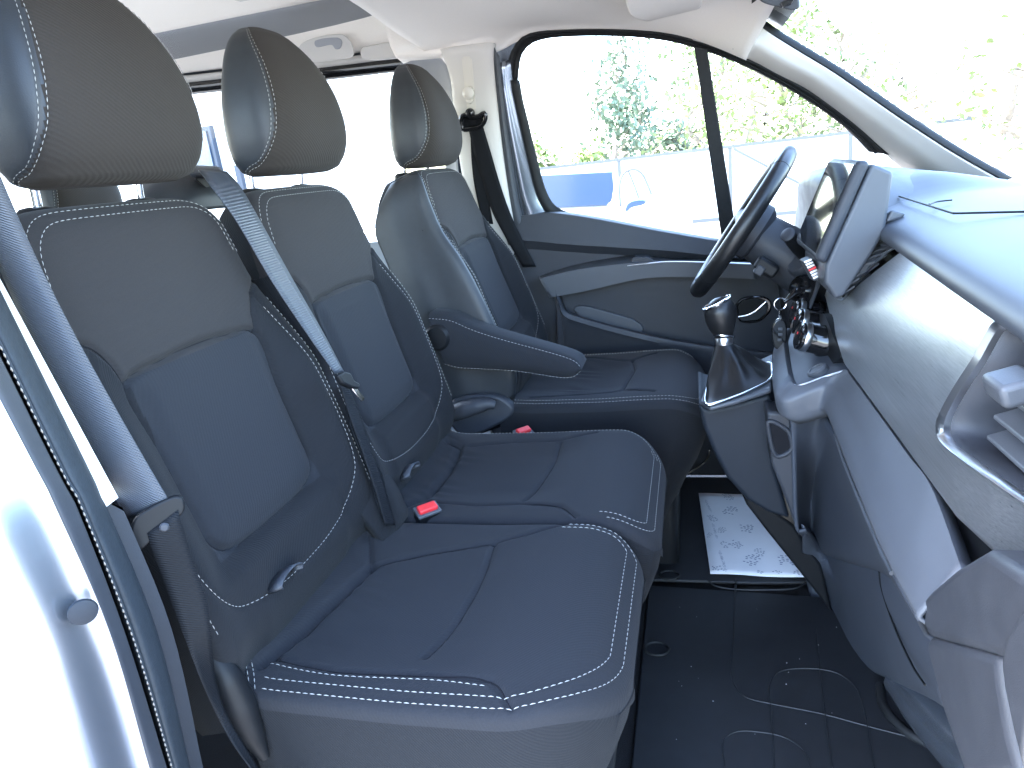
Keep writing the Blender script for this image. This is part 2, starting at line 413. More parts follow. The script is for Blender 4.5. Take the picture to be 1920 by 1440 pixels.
def back_stitching(fr, parent, tops=True):
    Nv = fr[3]
    stitches('stitching', on_back(fr, STI_FULL[4:-4]), 'thread', parent, up=Nv)
    for sd in (-1, 1):
        stitches('stitching', on_back(fr, edge_path(sd, .010, .17, .50)), 'thread', parent, up=Nv+np.array([0, sd*.5, 0]))
    tube('seam', on_back(fr, crom(INSET, 220), .0001), .0009, 'seam', parent, seg=5)
    for sg_ in (-1, 1): tube('seam', on_back(fr, crom([(a*sg_, b) for a, b in WING], 50), .0001), .0009, 'seam', parent, seg=5)
    ss = np.linspace(.10, 0, 60); out = np.vstack([np.stack([-b_hw(ss), ss], 1), np.stack([b_hw(ss[::-1]), ss[::-1]], 1)])
    out = lin(out, 240); tg = np.gradient(out, axis=0); tg /= np.linalg.norm(tg, axis=1)[:, None]
    nn = np.stack([-tg[:, 1], tg[:, 0]], 1)
    for off in (.010, .022):
        p = out+nn*off
        p = np.stack([np.convolve(np.pad(p[:, i], 12, 'edge'), np.ones(25)/25, 'valid') for i in range(2)], 1)
        stitches('stitching', on_back(fr, p), 'thread', parent, up=Nv)

def headrest(name, c, parent, lean=.0, H=.238, post=(.03, .05), k=1.0, fwd=.042):
    """c: centre of the underside; a padded block with leather cheeks, two posts"""
    pc0 = np.asarray(c, float); c = pc0+np.array([fwd, 0, 0]); hs = np.array([0, .006, .02, .05, .09, .13, .17, .205, .235, .258, .272, .281, .285])*H/.285
    a = np.array([.098, .112, .122, .131, .134, .131, .122, .109, .093, .074, .055, .034, .004])*k
    d = np.array([.030, .044, .055, .064, .066, .063, .057, .049, .040, .031, .024, .015, .003])*k
    xo = np.array([-.004, -.002, 0, .004, .006, .006, .004, 0, -.005, -.010, -.013, -.016, -.018])+lean*hs
    hh = np.concatenate([np.linspace(0, .02, 7)[:-1], np.linspace(.02, .25, 46)[:-1], np.linspace(.25, .285, 14)])*H/.285
    A_, D_, X_ = ip(hh, hs, a), ip(hh, hs, d), ip(hh, hs, xo)
    seg = 120; ph = np.linspace(0, 2*math.pi, seg, endpoint=False); e = 2/3.2
    G = np.zeros((len(hh), seg, 3)); mi = []
    phs = ip(hh/H, [0, .06, .2, .4, .6, .8, .93, 1.0], [112, 90, 66, 54, 52, 57, 68, 85])    # seam between face cloth and cheek
    pd = np.degrees(ph); pd = np.where(pd > 180, pd-360, pd)
    for i, h in enumerate(hh):
        cx, sy = np.cos(ph), np.sin(ph)
        ex = D_[i]*np.sign(cx)*np.abs(cx)**e; ey = A_[i]*np.sign(sy)*np.abs(sy)**e
        g = np.maximum(np.exp(-((np.abs(pd)-phs[i])/2.2)**2), 0)
        sc_ = 1-.05*g*sst(h, 0, .01)
        G[i, :, 0] = c[0]+X_[i]+ex*sc_; G[i, :, 1] = c[1]+ey*(1-.018*g); G[i, :, 2] = c[2]+h
    F = gridfaces(len(hh), seg, False, True)
    for i in range(len(hh)-1):
        for j in range(seg):
            mi.append(1 if abs((pd[j]+360) % 360-180) < 180-(phs[i]+phs[i+1])/2 and abs(pd[j]) > phs[i] else 0)
    F += [tuple(range(seg))[::-1], tuple((len(hh)-1)*seg+j for j in range(seg))]; mi += [0, 0]
    o = recalc(mk(name, G.reshape(-1, 3), F, ['fabric_head', 'leather'], parent, mi=mi, sharp=70))
    for sgn in (-1, 1):
        for dp in (-3.6, 3.6):
            pth = []
            for i in range(2, len(hh)-4):
                p = math.radians(sgn*(phs[i]+dp)); cx, sy = math.cos(p), math.sin(p)
                pth.append((c[0]+X_[i]+(D_[i]+.0009)*np.sign(cx)*abs(cx)**e, c[1]+(A_[i]+.0009)*np.sign(sy)*abs(sy)**e, c[2]+hh[i]))
            stitches('stitching', pth, 'thread', o, up=(.5, sgn*.8, 0), ln=.0046, gap=.0026, wd=.0008)
    for sgn in (-1, 1):
        y = c[1]+sgn*.08
        lathe('post', [(.0062, -post[0]-.03), (.0062, .03)], (pc0[0]+.004, y, c[2]), (0.12, 0, 1), 'chrome', o, seg=16)
        lathe('post_guide', [(.020, -.012), (.0225, -.006), (.0225, .002), (.018, .007), (.009, .009)], (pc0[0]+.002, y, c[2]-post[0]-.004), (.08, 0, 1), 'plastic_black', parent, seg=24)
    return o

class Cushion:
    """padded seat cushion: a height field with rolled edges and a skirt"""
    def __init__(s, xr, xf, y0, y1, zt, rc=.085, rcf=None, taper=0, seams=(), roll=None, skirt=.22, mid=.012, rear_roll=0, T=.045, front_lift=.004):
        s.xr, s.xf, s.yc, s.W, s.zt, s.rc, s.seams, s.skirt = xr, xf, (y0+y1)/2, (y1-y0)/2, zt, rc, seams, skirt
        s.rcf = rc if rcf is None else rcf; s.taper = taper
        s.mid, s.rear_roll, s.T, s.front_lift = mid, rear_roll, T, front_lift
    def hw(s, x, far=False):
        x = np.asarray(x, float); rc = np.where(far, s.rcf, s.rc); q = np.clip(x-(s.xf-rc), 0, rc)
        base = s.W-.012*(1-sst(x, s.xr, s.xr+.10))-np.where(far, 0, s.taper*(1-sst(x, s.xr, s.xr+.14)))
        return base-rc+np.sqrt(np.maximum(rc**2-q*q, 0))
    def z(s, x, y):
        x = np.asarray(x, float); y = np.asarray(y, float); v = np.abs(y-s.yc); hw = s.hw(x, y > s.yc); t = np.clip(v/np.maximum(hw, 1e-6), 0, 1)
        z = s.zt-s.mid*(1-sst(v, .07, s.W-.03))*(1-sst(x, s.xf-.23, s.xf-.14))
        z = z+s.front_lift*sst(x, s.xf-.26, s.xf-.12)
        z = z-.030*sst(x, s.xf-.10, s.xf)**1.5
        if s.rear_roll: z = z+s.rear_roll*np.exp(-((x-(s.xr+.055))/.045)**2)-.03*(1-sst(x, s.xr, s.xr+.04))
        z = z-s.T*(1-(1-np.minimum(t, .9999)**9)**(1/9.))
        z = z-s.T*(1-np.sqrt(np.maximum(1-(np.clip(x-(s.xf-.05), 0, .05)/.05)**2, 0)))
        z = z+.0011*np.sin(150*y+60*x+2*np.sin(40*y))*np.exp(-((x-s.xr-.17)/.035)**2)*(1-sst(v, s.W-.10, s.W-.04))
        for poly, d, wd in s.seams: z = z-d*np.exp(-(pdist(x, y, poly)/wd)**2)
        return z
    def build(s, name, m, parent):
        nx, nv = 190, 151
        u = np.linspace(0, 1, nx); xs = s.xr+(s.xf-s.xr)*(1-(1-u)**1.3)
        q = np.linspace(-1, 1, nv); t = np.sign(q)*(1-(1-np.abs(q))**1.4)
        X = np.repeat(xs[:, None], nv, 1); Y = s.yc+s.hw(X, np.repeat(t[None, :] > 0, nx, 0))*t[None, :]; Z = s.z(X, Y)
        V = np.stack([X, Y, Z], -1).reshape(-1, 3); F = gridfaces(nx, nv); nf = len(F)
        ring = [j for j in range(nv)]+[i*nv+nv-1 for i in range(1, nx)]+[(nx-1)*nv+j for j in range(nv-2, -1, -1)]+[i*nv for i in range(nx-2, 0, -1)]
        R0 = V[ring]; ctr = np.array([(s.xr+s.xf)/2, s.yc, 0]); prev = ring; Vs = [V]; base = len(V)
        for dz, sc_ in ((.012, 1.004), (.05, 1.006), (.08, 1.003), (.11, .998), (.16, .985), (s.skirt, .965)):
            R = R0.copy(); R[:, :2] = ctr[:2]+(R0[:, :2]-ctr[:2])*sc_
            R[:, 0] -= float(np.interp(dz, [0, .012, .05, .11, .22, .3], [0, 0, .010, .030, .085, .11]))*np.clip((R0[:, 0]-ctr[0])/(s.xf-ctr[0]), 0, 1)**1.5
            R[:, 2] = R0[:, 2]*.4+(s.zt-s.T)*.6-dz
            cur = list(range(base, base+len(R))); base += len(R); Vs.append(R)
            F += [(prev[i], cur[i], cur[(i+1) % len(cur)], prev[(i+1) % len(cur)]) for i in range(len(cur))]; prev = cur
        F.append(tuple(prev))
        mi = [0]*nf+[1]*(len(F)-nf)
        ob = recalc(mk(name, np.vstack(Vs), F, m, parent, mi=mi, sharp=60))
        for poly, d, wd in s.seams: tube('seam', s.on(poly, -.0002, 60), .0011, 'seam', ob, seg=5)
        return ob
    def on(s, pts, lift=.0012, n=None):
        pts = np.asarray(pts, float)
        if n: pts = crom(pts, n)
        return np.stack([pts[:, 0], pts[:, 1], s.z(pts[:, 0], pts[:, 1])+lift], 1)
    def rim(s, off, a, b, n=160):
        """path round the rolled edge, off metres inside the outline; from near rear (0) round the front to far rear (1)"""
        pts = []
        xs = np.linspace(s.xr+.01, s.xf-off, 400)
        w = s.hw(np.minimum(xs+off*np.clip((xs-(s.xf-s.rc))/s.rc, 0, 1), s.xf))-off
        wf = s.hw(np.minimum(xs+off*np.clip((xs-(s.xf-s.rcf))/s.rcf, 0, 1), s.xf), True)-off
        near = np.stack([xs, s.yc-w], 1); far = np.stack([xs, s.yc+wf], 1)[::-1]
        p = np.vstack([near, far]); p = lin(p, 600); k = len(p)
        return lin(p[int(a*k):max(int(b*k), int(a*k)+2)], n)

# ---- the double passenger bench
bench = thing('passenger_bench', (.30, -.29, 0), 'dark grey cloth double passenger bench nearest the camera, with two headrests', 'seat')
FP, FM = frame(.055, -.505, 14), frame(.055, -.09, 14)
FABR = ['fabric', 'fabric_rib', 'fabric_side']
for fr in (FP, FM):
    b = backrest('backrest', fr, FABR, bench); back_stitching(fr, b)
hp = headrest('headrest', (.003, -.500, 1.014), bench, post=(.022, .05)); hm = headrest('headrest', (.003, -.083, 1.014), bench, post=(.022, .05))
cP_seams = [([(.416, -.341), (.420, -.45), (.414, -.53), (.398, -.600)], .006, .0045),
            ([(.20, -.338), (.232, -.405)], .006, .005), ([(.20, -.645), (.205, -.615), (.215, -.527), (.235, -.41)], .014, .008),
            ([(.235, -.405), (.31, -.372), (.416, -.341), (.47, -.318), (.515, -.285)], .005, .0045),
            ([(.205, -.628), (.30, -.640), (.42, -.634), (.495, -.640), (.525, -.672)], .0045, .0045)]
CP = Cushion(.085, .640, -.688, -.278, .436, rc=.145, rcf=.05, taper=.085, seams=cP_seams, rear_roll=.035)
o = cp_obj = CP.build('seat_cushion', ['fabric_seat', 'fabric_side'], bench)
for off in (.010, .024): stitches('stitching', CP.on(CP.rim(off, .115, .70, 420)), 'thread', o, up=(0, -.4, 1), ln=.0062, gap=.0028, wd=.0011)
stitches('stitching', CP.on([(.212, -.641), (.30, -.650), (.42, -.645), (.49, -.650)], n=120), 'thread', o, up=(0, 0, 1), ln=.006, gap=.0028, wd=.0010)
cM_seams = [([(.450, .048), (.453, -.027), (.445, -.11), (.430, -.20)], .006, .0045),
            ([(.20, .06), (.232, .045), (.245, -.07), (.240, -.20), (.215, -.24)], .012, .008),
            ([(.255, .045), (.35, .060), (.45, .062), (.52, .092)], .005, .0045), ([(.25, -.21), (.35, -.225), (.43, -.215), (.50, -.23), (.53, -.26)], .005, .0045)]
CM = Cushion(.085, .662, -.272, .118, .436, rc=.05, rcf=.10, seams=cM_seams, rear_roll=.035)
o = CM.build('seat_cushion', ['fabric_seat', 'fabric_side'], bench)
for off in (.010, .022): stitches('stitching', CM.on(CM.rim(off, .34, .60, 200)), 'thread', o, up=(0, .2, 1))
stitches('stitching', CM.on(CM.rim(.016, .58, .93, 200)), 'thread', o, up=(0, .2, 1))
box('seat_base', (.33, -.29, .14), (.44, .66, .26), 'plastic_black', bench, .02)
# padded filler between the two lower backrests
loft('filler_pad', [[(.13, -.335, .52), (.15, -.30, .535), (.14, -.255, .52)], [(.185, -.345, .48), (.20, -.30, .50), (.19, -.245, .485)], [(.215, -.34, .42), (.225, -.30, .43), (.215, -.25, .42)]], 'fabric_side', bench, 16, 6, thick=.02)
for ln_ in ([(478, 1292), (476, 1265), (470, 1235), (460, 1208), (445, 1191), (425, 1184), (405, 1188)], [(468, 1290), (464, 1262), (458, 1235), (448, 1212), (434, 1199), (418, 1195), (402, 1203)]):
    hp_ = hits([cp_obj], crom(ln_, 60), .0014)
    if len(hp_) > 8: stitches('stitching', hp_, 'thread', cp_obj, up=(.5, -.6, .6), ln=.0062, gap=.0028, wd=.0011)
# child-seat loops poking out of the seat crease
for px, py, wd_ in ((530, 1078, .026), (764, 880, .026)):
    hq = hits([c_ for c_ in bench.children if c_.type == 'MESH' and c_.name.startswith(('backrest', 'seat_cushion'))], [(px, py)], .012)
    if not hq: continue
    p = hq[0]; a = np.linspace(math.radians(-25), math.radians(205), 16)
    G = [[p+np.array([.011*dx+.004, wd_*math.cos(t), .011*math.sin(t)-.004+.004*dx]) for t in a] for dx in (-1, 1)]
    grid('anchor_loop', G, 'webbing', bench, thick=.002)
# plastic shroud at the bench's outer hinge
tr = [at(*q, y=-.70) for q in ((392, 1225), (420, 1262), (448, 1320), (474, 1378), (497, 1420))]
tube('hinge_cover', tr, [.010, .017, .019, .015, .006], 'plastic_black', bench, n=30, seg=18)

# ---- driver's seat
drv = thing('driving_chair', (.40, .44, 0), "dark grey driver's seat with a folding armrest, beside the far door", 'seat')
FD = frame(.125, .452, 18); FD[0][2] = 1.012
b = backrest('backrest', FD, ['fabric', 'fabric_rib', 'fabric_side'], drv, thick=.155); back_stitching(FD, b)
headrest('headrest', (.058, .456, 1.008), drv, post=(.012, .04))
cD_seams = [([(.555, .31), (.562, .39), (.572, .47), (.56, .56)], .006, .0045), ([(.34, .275), (.45, .285), (.56, .31), (.63, .28)], .005, .0045), ([(.34, .61), (.45, .60), (.56, .56), (.62, .60)], .005, .0045)]
CD = Cushion(.27, .752, .222, .655, .458, seams=cD_seams, skirt=.30)
o = CD.build('seat_cushion', ['fabric', 'fabric_side'], drv)
for off in (.010, .024): stitches('stitching', CD.on(CD.rim(off, .02, .40, 240)), 'thread', o, up=(0, -.3, 1))
for off in (.020, .032): stitches('stitching', CD.on(CD.rim(off, .64, .93, 160)), 'thread', o, up=(0, .2, 1))
box('seat_base', (.47, .44, .11), (.40, .36, .22), 'plastic_black', drv, .02)
# leather shoulder and side panel that wraps the near flank of the backrest
O, Yv, Sv, Nv = FD
def on_d(y, s, n): return O+y*Yv+s*Sv+n*Nv
cs = []
for s_ in (.012, .03, .06, .10, .16, .24, .34, .44, .52, .58):
    hwv = float(b_hw(s_)); lim = hwv-.010
    cs.append([on_d(-lim, s_, float(b_n(-lim, s_))+.002), on_d(-hwv+.004, s_, float(b_n(-hwv+.004, s_))+.004), on_d(-hwv-.003, s_, float(b_n(-hwv+.0005, s_))+.003), on_d(-hwv-.006, s_, -.05), on_d(-hwv-.010, s_, -.05-.05*float(sst(s_, -.02, .10))), on_d(-hwv-.004, s_, -.06-.09*float(sst(s_, -.02, .10)))])
g = loft('side_panel', cs, 'leather', drv, 26, 4)
solidify(g, .003, 1)
stitches('stitching', [on_d(-(float(b_hw(s_))-.016), s_, float(b_n(-(float(b_hw(s_))-.016), s_))+.002) for s_ in np.linspace(.03, .50, 60)], 'thread', g, up=Nv)
# folding armrest on the near side of the driver's backrest
arm_top = ats([(800, 590), (840, 594), (880, 612), (930, 630), (1000, 650), (1060, 668), (1082, 680), (1090, 694)], y=.165)
arm_bot = ats([(835, 690), (860, 697), (900, 698), (960, 700), (1010, 706), (1055, 712), (1075, 709), (1090, 694)], y=.165)
arm_top, arm_bot = crom(arm_top, 40), crom(arm_bot, 40)
mid = [arm_top*(1-k)+arm_bot*k for k in (.0, .08, .3, .6, .92, 1.0)]
near = [m_+np.array([0, d, 0]) for m_, d in zip(mid, (.018, .004, 0, 0, .004, .018))]
far = [m_+np.array([0, .085+d, 0]) for m_, d in zip(mid[::-1], (-.018, -.004, 0, 0, -.004, -.018))]
ring = near+far
arm = grid('armrest', np.stack(ring), 'fabric', drv, cu=True, sharp=75); recalc(arm)
k = len(ring); 
stitches('stitching', (arm_top*.92+arm_bot*.08)+np.array([0, .003, .0008]), 'thread', arm, up=(0, -1, .5))
stitches('stitching', (arm_top*.08+arm_bot*.92)+np.array([0, .003, -.0008]), 'thread', arm, up=(0, -1, -.5))
pc = at(826, 634, y=.160)
lathe('armrest_pivot', [(.030, 0), (.030, .012), (.024, .018), (.012, .019)], pc+np.array([-.010, .016, 0]), (0, -1, 0), 'plastic_black', arm, seg=32)
# recline lever and hinge cover low on the near flank
lv = [at(850, 775, y=.19), at(880, 765, y=.18), at(915, 757, y=.178), at(928, 760, y=.18)]
tube('recline_lever', lv, [.020, .021, .018, .010], 'plastic', drv, n=22, seg=14)
hc = crom(ats([(835, 770), (860, 745), (930, 742), (965, 770), (930, 800), (870, 820), (845, 800)], y=.225), 30, closed=True)
prism('hinge_cover', hc, (0, .03, 0), 'plastic', drv, .008)
# ------------------------------------------------------------------ cab shell
WP, WN = (0, .84, .84), (0, 1, .26)
def atw(px, py, off=0.0): return atp(px, py, (0, .84-off, .84), WN)
def atws(pts, off=0.0): return [atw(p[0], p[1], off) for p in pts]

# floor
struct(mk('cab_floor', [(-2.2, -.80, -.012), (1.5, -.80, -.012), (1.5, .86, -.012), (-2.2, .86, -.012), (-2.2, -.80, -.10), (1.5, -.80, -.10), (1.5, .86, -.10), (-2.2, .86, -.10)],
          [(0, 1, 2, 3), (7, 6, 5, 4), (0, 4, 5, 1), (1, 5, 6, 2), (2, 6, 7, 3), (3, 7, 4, 0)], 'carpet', smooth=False))
struct(grid('seat_plinth', np.array([[(.56, y, -.01), (.575, y, .10), (.50, y, .17)] for y in (-.74, -.3, .2, .8)]), 'carpet', thick=.01))
struct(grid('firewall', np.array([[(1.18, y, -.012), (1.30, y, .25), (1.40, y, .80)] for y in (-.78, 0, .84)]), 'carpet', thick=.01))

# near door pillar: painted jamb, seal, trims (curves run down the pillar)
def down(pts, y, zt=1.32, zb=.02):
    P = np.array(ats(pts, y=y)); d0 = P[0]-P[1]; d1 = P[-1]-P[-2]
    top = P[0]+d0*((zt-P[0][2])/d0[2]); bot = P[-1]+d1*((zb-P[-1][2])/d1[2])
    return np.vstack([top, P, bot])
c1 = down([(0, 757), (75, 900), (84, 915), (199, 1177), (277, 1440)], -.845)
c2 = down([(0, 668), (116, 900), (129, 915), (231, 1177), (313, 1440)], -.825)
c3 = down([(0, 652), (121, 900), (135, 915), (236, 1177), (319, 1440)], -.815)
c4 = down([(22, 600), (172, 900), (179, 915), (288, 1177), (354, 1440)], -.792)
pil = thing('door_pillar', (.15, -.84, 0), 'painted pillar at the left edge with rubber door seal and pale upper trim', 'pillar')
pil['kind'] = 'structure'
del pil['category']
a0 = c1+np.array([-.05, -.075, 0]); a1 = c1+np.array([-.025, -.05, 0]); a2 = c1+np.array([-.004, -.012, 0])
c0s = c1+np.array([-.075, -.15, 0])
loft('painted_jamb', [c0s, a0+np.array([0, -.01, 0]), a1+np.array([.012, 0, 0]), a2, c1+np.array([.002, 0, 0])], 'paint', pil, 60, 6)
loft('jamb_trim', [c1, (c1+c2)/2+np.array([.004, -.006, 0]), c2], 'plastic', pil, 60, 5)
loft('seal_groove', [c2, (c2+c3)/2+np.array([-.014, .010, 0]), c3], 'rubber', pil, 60, 3)
cm = (c3+c4)/2+np.array([.012, -.012, 0])
loft('door_seal', [c3+np.array([-.006, .004, 0]), c3*.85+c4*.15+np.array([.005, -.006, 0]), cm, c4*.85+c3*.15+np.array([.006, -.003, 0]), c4+np.array([-.004, .006, 0])], 'seal_cloth', pil, 60, 5)
bead = crom(c3*.72+c4*.28+np.array([.0095, -.0108, 0]), 200)
tube('seal_bead', bead, .0012, 'thread' if False else 'seal_cloth', pil, seg=6)
stitches('seal_stitching', bead+np.array([0, -.001, 0]), 'bead_thread', pil, ln=.004, gap=.002, wd=.0014, up=(.6, -.8, 0))
u0 = np.vstack([down([(22, 600), (172, 900)], -.79, 1.32, .70)[:3], [at(200, 950, y=-.79)]])
u1 = np.vstack([down([(42, 600), (204, 900)], -.775, 1.32, .70)[:3], [at(222, 933, y=-.775)]])
loft('upper_trim', [u0, u1, u1+np.array([-.10, .03, 0])], 'pale_trim', pil, 30, 3, smooth_v=False)
l0 = down([(179, 925), (288, 1177), (354, 1440)], -.785, .72, .0); l1 = down([(222, 933), (321, 1177), (381, 1440)], -.772, .72, .0)
loft('lower_trim', [l0, l1, l1+np.array([-.13, .02, 0])], 'console_plastic', pil, 30, 3, smooth_v=False)
lathe('jamb_plug', [(.011, 0), (.0105, .0025), (.006, .004)], at(152, 1143, y=-.862)+np.array([.004, -.002, 0]), (.75, -.65, 0), 'console_plastic', pil, seg=24)
stk = thing('door_striker', at(2, 1045, y=-.88), 'white door striker catch on the painted pillar at the left edge', 'striker')
ps = at(0, 1032, y=-.875)
prism('striker_plate', [ps+np.array(q) for q in ((-.03, .0, .014), (.012, .0, .010), (.022, 0, .004), (.0, 0, -.018), (-.03, 0, -.022))], (0, -.02, 0), 'paint', stk, .003)
tube('striker_loop', [ps+np.array(q) for q in ((-.02, -.02, .006), (-.015, -.032, .004), (.004, -.032, -.002), (.006, -.02, -.006))], .0045, 'steel', stk, n=14)

# the body side behind the near pillar, with a window
def side_wall(name, y, sg, x0, x1):
    t = struct(box(name, ((x0+x1)/2, y, .38), (x1-x0, .04, .80), 'grey_panel', None, 0))
    box('wall_header', ((x0+x1)/2, y-sg*.05, 1.41), (x1-x0, .04, .16), 'pale_trim', t, 0)
    for xx in (x0+.04, (x0+x1)/2-.1, x1-.05): box('wall_post', (xx, y-sg*.02, 1.05), (.09, .03, .60), 'plastic', t, .004)
    return t
nw = side_wall('near_side_wall', -.80, -1, -2.1, .06)
mk('window_pane', [(-2.06, -.80, .78), (.0, -.80, .78), (.0, -.76, 1.34), (-2.06, -.76, 1.34)], [(0, 1, 2, 3)], 'tinted_glass', nw)
rw = struct(box('rear_wall', (-2.12, 0, .36), (.04, 1.6, .78), 'grey_panel', None, 0))
mk('window_pane', [(-2.11, -.72, .75), (-2.11, .72, .75), (-2.0, .68, 1.36), (-2.0, -.68, 1.36)], [(0, 1, 2, 3)], 'tinted_glass', rw)
box('wall_header', (-2.06, 0, 1.43), (.06, 1.5, .16), 'pale_trim', rw, 0)
# far rear side
fw = struct(box('far_side_wall', (-1.03, .83, .40), (2.16, .04, .82), 'grey_panel', None, 0))
mk('window_pane', [(-2.06, .812, .80), (.055, .812, .80), (.055, .79, 1.33), (-2.06, .79, 1.33)], [(0, 1, 2, 3)], 'tinted_glass', fw)
wt = np.array(ats([(300, 160), (345, 155), (620, 124), (720, 112), (835, 100)], y=.795)); wt = np.vstack([wt[0]+(wt[0]-wt[1])*14, wt])
drop = lambda c, dy, dz: c+np.array([0, dy, dz])
loft('window_seal', [drop(wt, 0, 0), drop(wt, -.006, -.012), drop(wt, .004, -.034)], 'gloss_black', fw, 40, 2, thick=.006)
loft('window_trim', [drop(wt, -.008, -.004), drop(wt, -.016, .006), drop(wt, -.012, .018)], 'pale_trim', fw, 40, 3, thick=.004)
loft('trim_groove', [drop(wt, -.008, .016), drop(wt, .0, .021), drop(wt, -.018, .026)], 'plastic_mid', fw, 40, 2)
loft('upper_trim', [drop(wt, -.016, .024), drop(wt, -.035, .05), drop(wt, -.05, .095), drop(wt, -.085, .13), drop(wt, -.15, .165)], 'headlining', fw, 40, 5, thick=.005)
prism('window_post', [(.075, .80, .78), (.035, .80, .78), (.028, .785, 1.33), (.075, .785, 1.33)], (0, .02, 0), 'gloss_black', fw, .002)
# curved pale jamb behind the driver's belt pillar
jl = atws([(750, 122), (790, 130), (815, 160), (828, 215), (836, 320), (846, 420)], .02); jr = atws([(790, 105), (828, 112), (845, 150), (852, 215), (858, 320), (868, 430)], .04)
loft('window_jamb', [jl, [(a+b)/2+np.array([0, .006, 0]) for a, b in zip(jl, jr)], jr], 'grey_panel', fw, 30, 3, thick=.003)
box('sky_leak_blocker', (.13, .845, .40), (.34, .03, .86), 'plastic', fw, .004)  # added panel, blocks sky leaking in between side wall and door lining
# grab handle and the corner of the roof trim
gh = ats([(560, 88), (585, 72), (640, 64), (657, 78), (663, 100), (655, 108), (565, 114)], y=.716)
prism('handle_recess', crom(gh, 40, closed=True), (0, .006, 0), 'pale_trim', fw, .002)
prism('grab_handle', crom(ats([(590, 76), (630, 70), (641, 76), (638, 90), (628, 92), (622, 84), (592, 88)], y=.714), 30, closed=True), (0, .006, 0), 'grey_panel', fw, .002)
cp_ = ats([(718, 44), (742, 34), (768, 30), (800, 46), (834, 84), (833, 100), (820, 106), (742, 110), (730, 86)], y=.665)
prism('roof_corner_trim', cp_, (-.02, .14, -.01), 'headlining', fw, .012, seg=4)
pk = ats([(676, 92), (700, 84), (745, 80), (750, 100), (745, 108), (680, 110)], y=.712)
prism('trim_pocket', crom(pk, 30, closed=True), (0, .012, 0), 'pale_trim', fw, .003)

# headliner: front dome and the higher rear roof
E = atws([(905, 92), (935, 84), (960, 70), (990, 56), (1050, 48), (1160, 47), (1250, 55), (1320, 73), (1405, 108)], .0)
E = np.array(E); E = np.vstack([[E[0][0]-.14, E[0][1], E[0][2]], E])
mir = lambda c: c*np.array([1, -1, 1])
def roofc(y, z, xr=.03, xf=.93, dzf=-.04): return np.array([(xr, y, z), ((xr+xf)*.5, y, z+.01), (xf-.15, y, z-.01), (xf, y, z+dzf)])
hl = struct(loft('headliner', [drop(E, .01, -.004), drop(E, -.03, .014), roofc(.55, 1.345, dzf=-.06), roofc(.30, 1.375), roofc(0, 1.385), roofc(-.30, 1.375), roofc(-.55, 1.345, dzf=-.06), drop(mir(E), .03, .014), drop(mir(E), -.01, -.004)], 'headlining', None, 40, 6, thick=.012, off=1))
rr = [[(x, y, z) for x in (.045, -.5, -1.3, -2.12)] for y, z in ((.66, 1.47), (.56, 1.50), (.25, 1.525), (0, 1.53), (-.25, 1.525), (-.56, 1.50), (-.76, 1.40))]
rl = struct(loft('rear_headliner', rr, 'headlining', None, 30, 5, thick=.012, off=1))
grid('roof_step', np.array([[(.035, y, z0), (.03, y, z0+.06), (.045, y, z1)] for y, z0, z1 in ((.66, 1.33, 1.47), (.5, 1.36, 1.505), (.25, 1.382, 1.525), (0, 1.39, 1.53), (-.25, 1.382, 1.525), (-.5, 1.36, 1.505), (-.74, 1.30, 1.42))]), 'headlining', rl, thick=.008)
# raised panel on the rear roof lining
prism('roof_console', [at(*q, z=1.49) for q in ((430, 0), (545, 42), (590, 20), (640, -60), (520, -80))], (0, 0, .05), 'pale_trim', rl, .012)
# near roof rail over the door opening and the outer roof skin
struct(grid('roof_skin', np.array([[(x, y, z) for x in (1.0, .5, 0, -1, -2.2)] for y, z in ((-.80, 1.36), (-.6, 1.52), (-.3, 1.57), (0, 1.58), (.3, 1.57), (.6, 1.52), (.84, 1.36))]), 'paint', thick=.01))

# ---- driver's door
door = thing('driver_door', (.6, .85, .0), "far driver's door with grey plastic lining, pull handle and side window", 'door')
T1 = np.array(ats([(930, 409), (978, 405), (1045, 400), (1250, 436), (1345, 452), (1470, 470), (1640, 500)], y=.795))
U = np.array(ats([(950, 450), (1000, 452), (1060, 458), (1250, 470), (1345, 480), (1470, 492), (1640, 520)], y=.778))
U2 = np.array(ats([(955, 466), (1005, 468), (1060, 472), (1250, 484), (1345, 492), (1470, 505), (1640, 535)], y=.800))
low = lambda z, y: np.array([(x, y, z) for x in (.2, .27, .35, .62, .78, .95, 1.15)])
loft('door_lining', [drop(T1, .06, -.010), drop(T1, .05, .003), drop(T1, .006, .002), T1, U, U2, low(.60, .803), low(.35, .80), low(.0, .80)], 'plastic', door, 40, 1, smooth_v=False, thick=.01, off=1, sharp=25)
ab = np.array(ats([(1012, 520), (1075, 500), (1187, 480), (1216, 481), (1250, 486), (1330, 488), (1420, 492)], y=.800))
af = np.array(ats([(1012, 524), (1084, 507), (1174, 496), (1205, 495), (1250, 493), (1330, 494), (1420, 497)], y=.735))
al = np.array(ats([(1030, 556), (1095, 544), (1178, 525), (1205, 520), (1250, 517), (1330, 518), (1420, 521)], y=.737))
loft('door_pull', [ab, af, al, drop(al, .065, .004)], 'plastic_mid', door, 50, 1, smooth_v=False, sharp=25, thick=.004)
tube('chrome_strip', drop(np.array(ats([(1176, 499), (1205, 496), (1250, 492), (1330, 493), (1420, 496)], y=.733)), 0, .001), .0022, 'satin_metal', door, n=30, seg=8)
prism('switch_pod', ats([(1187, 482), (1214, 482), (1228, 490), (1180, 497)], y=.745), (0, .05, 0), 'plastic', door, .003)
rim = np.array(ats([(1040, 540), (1047, 562), (1058, 587), (1090, 600), (1169, 622), (1244, 639), (1343, 655), (1500, 672)], y=.735))
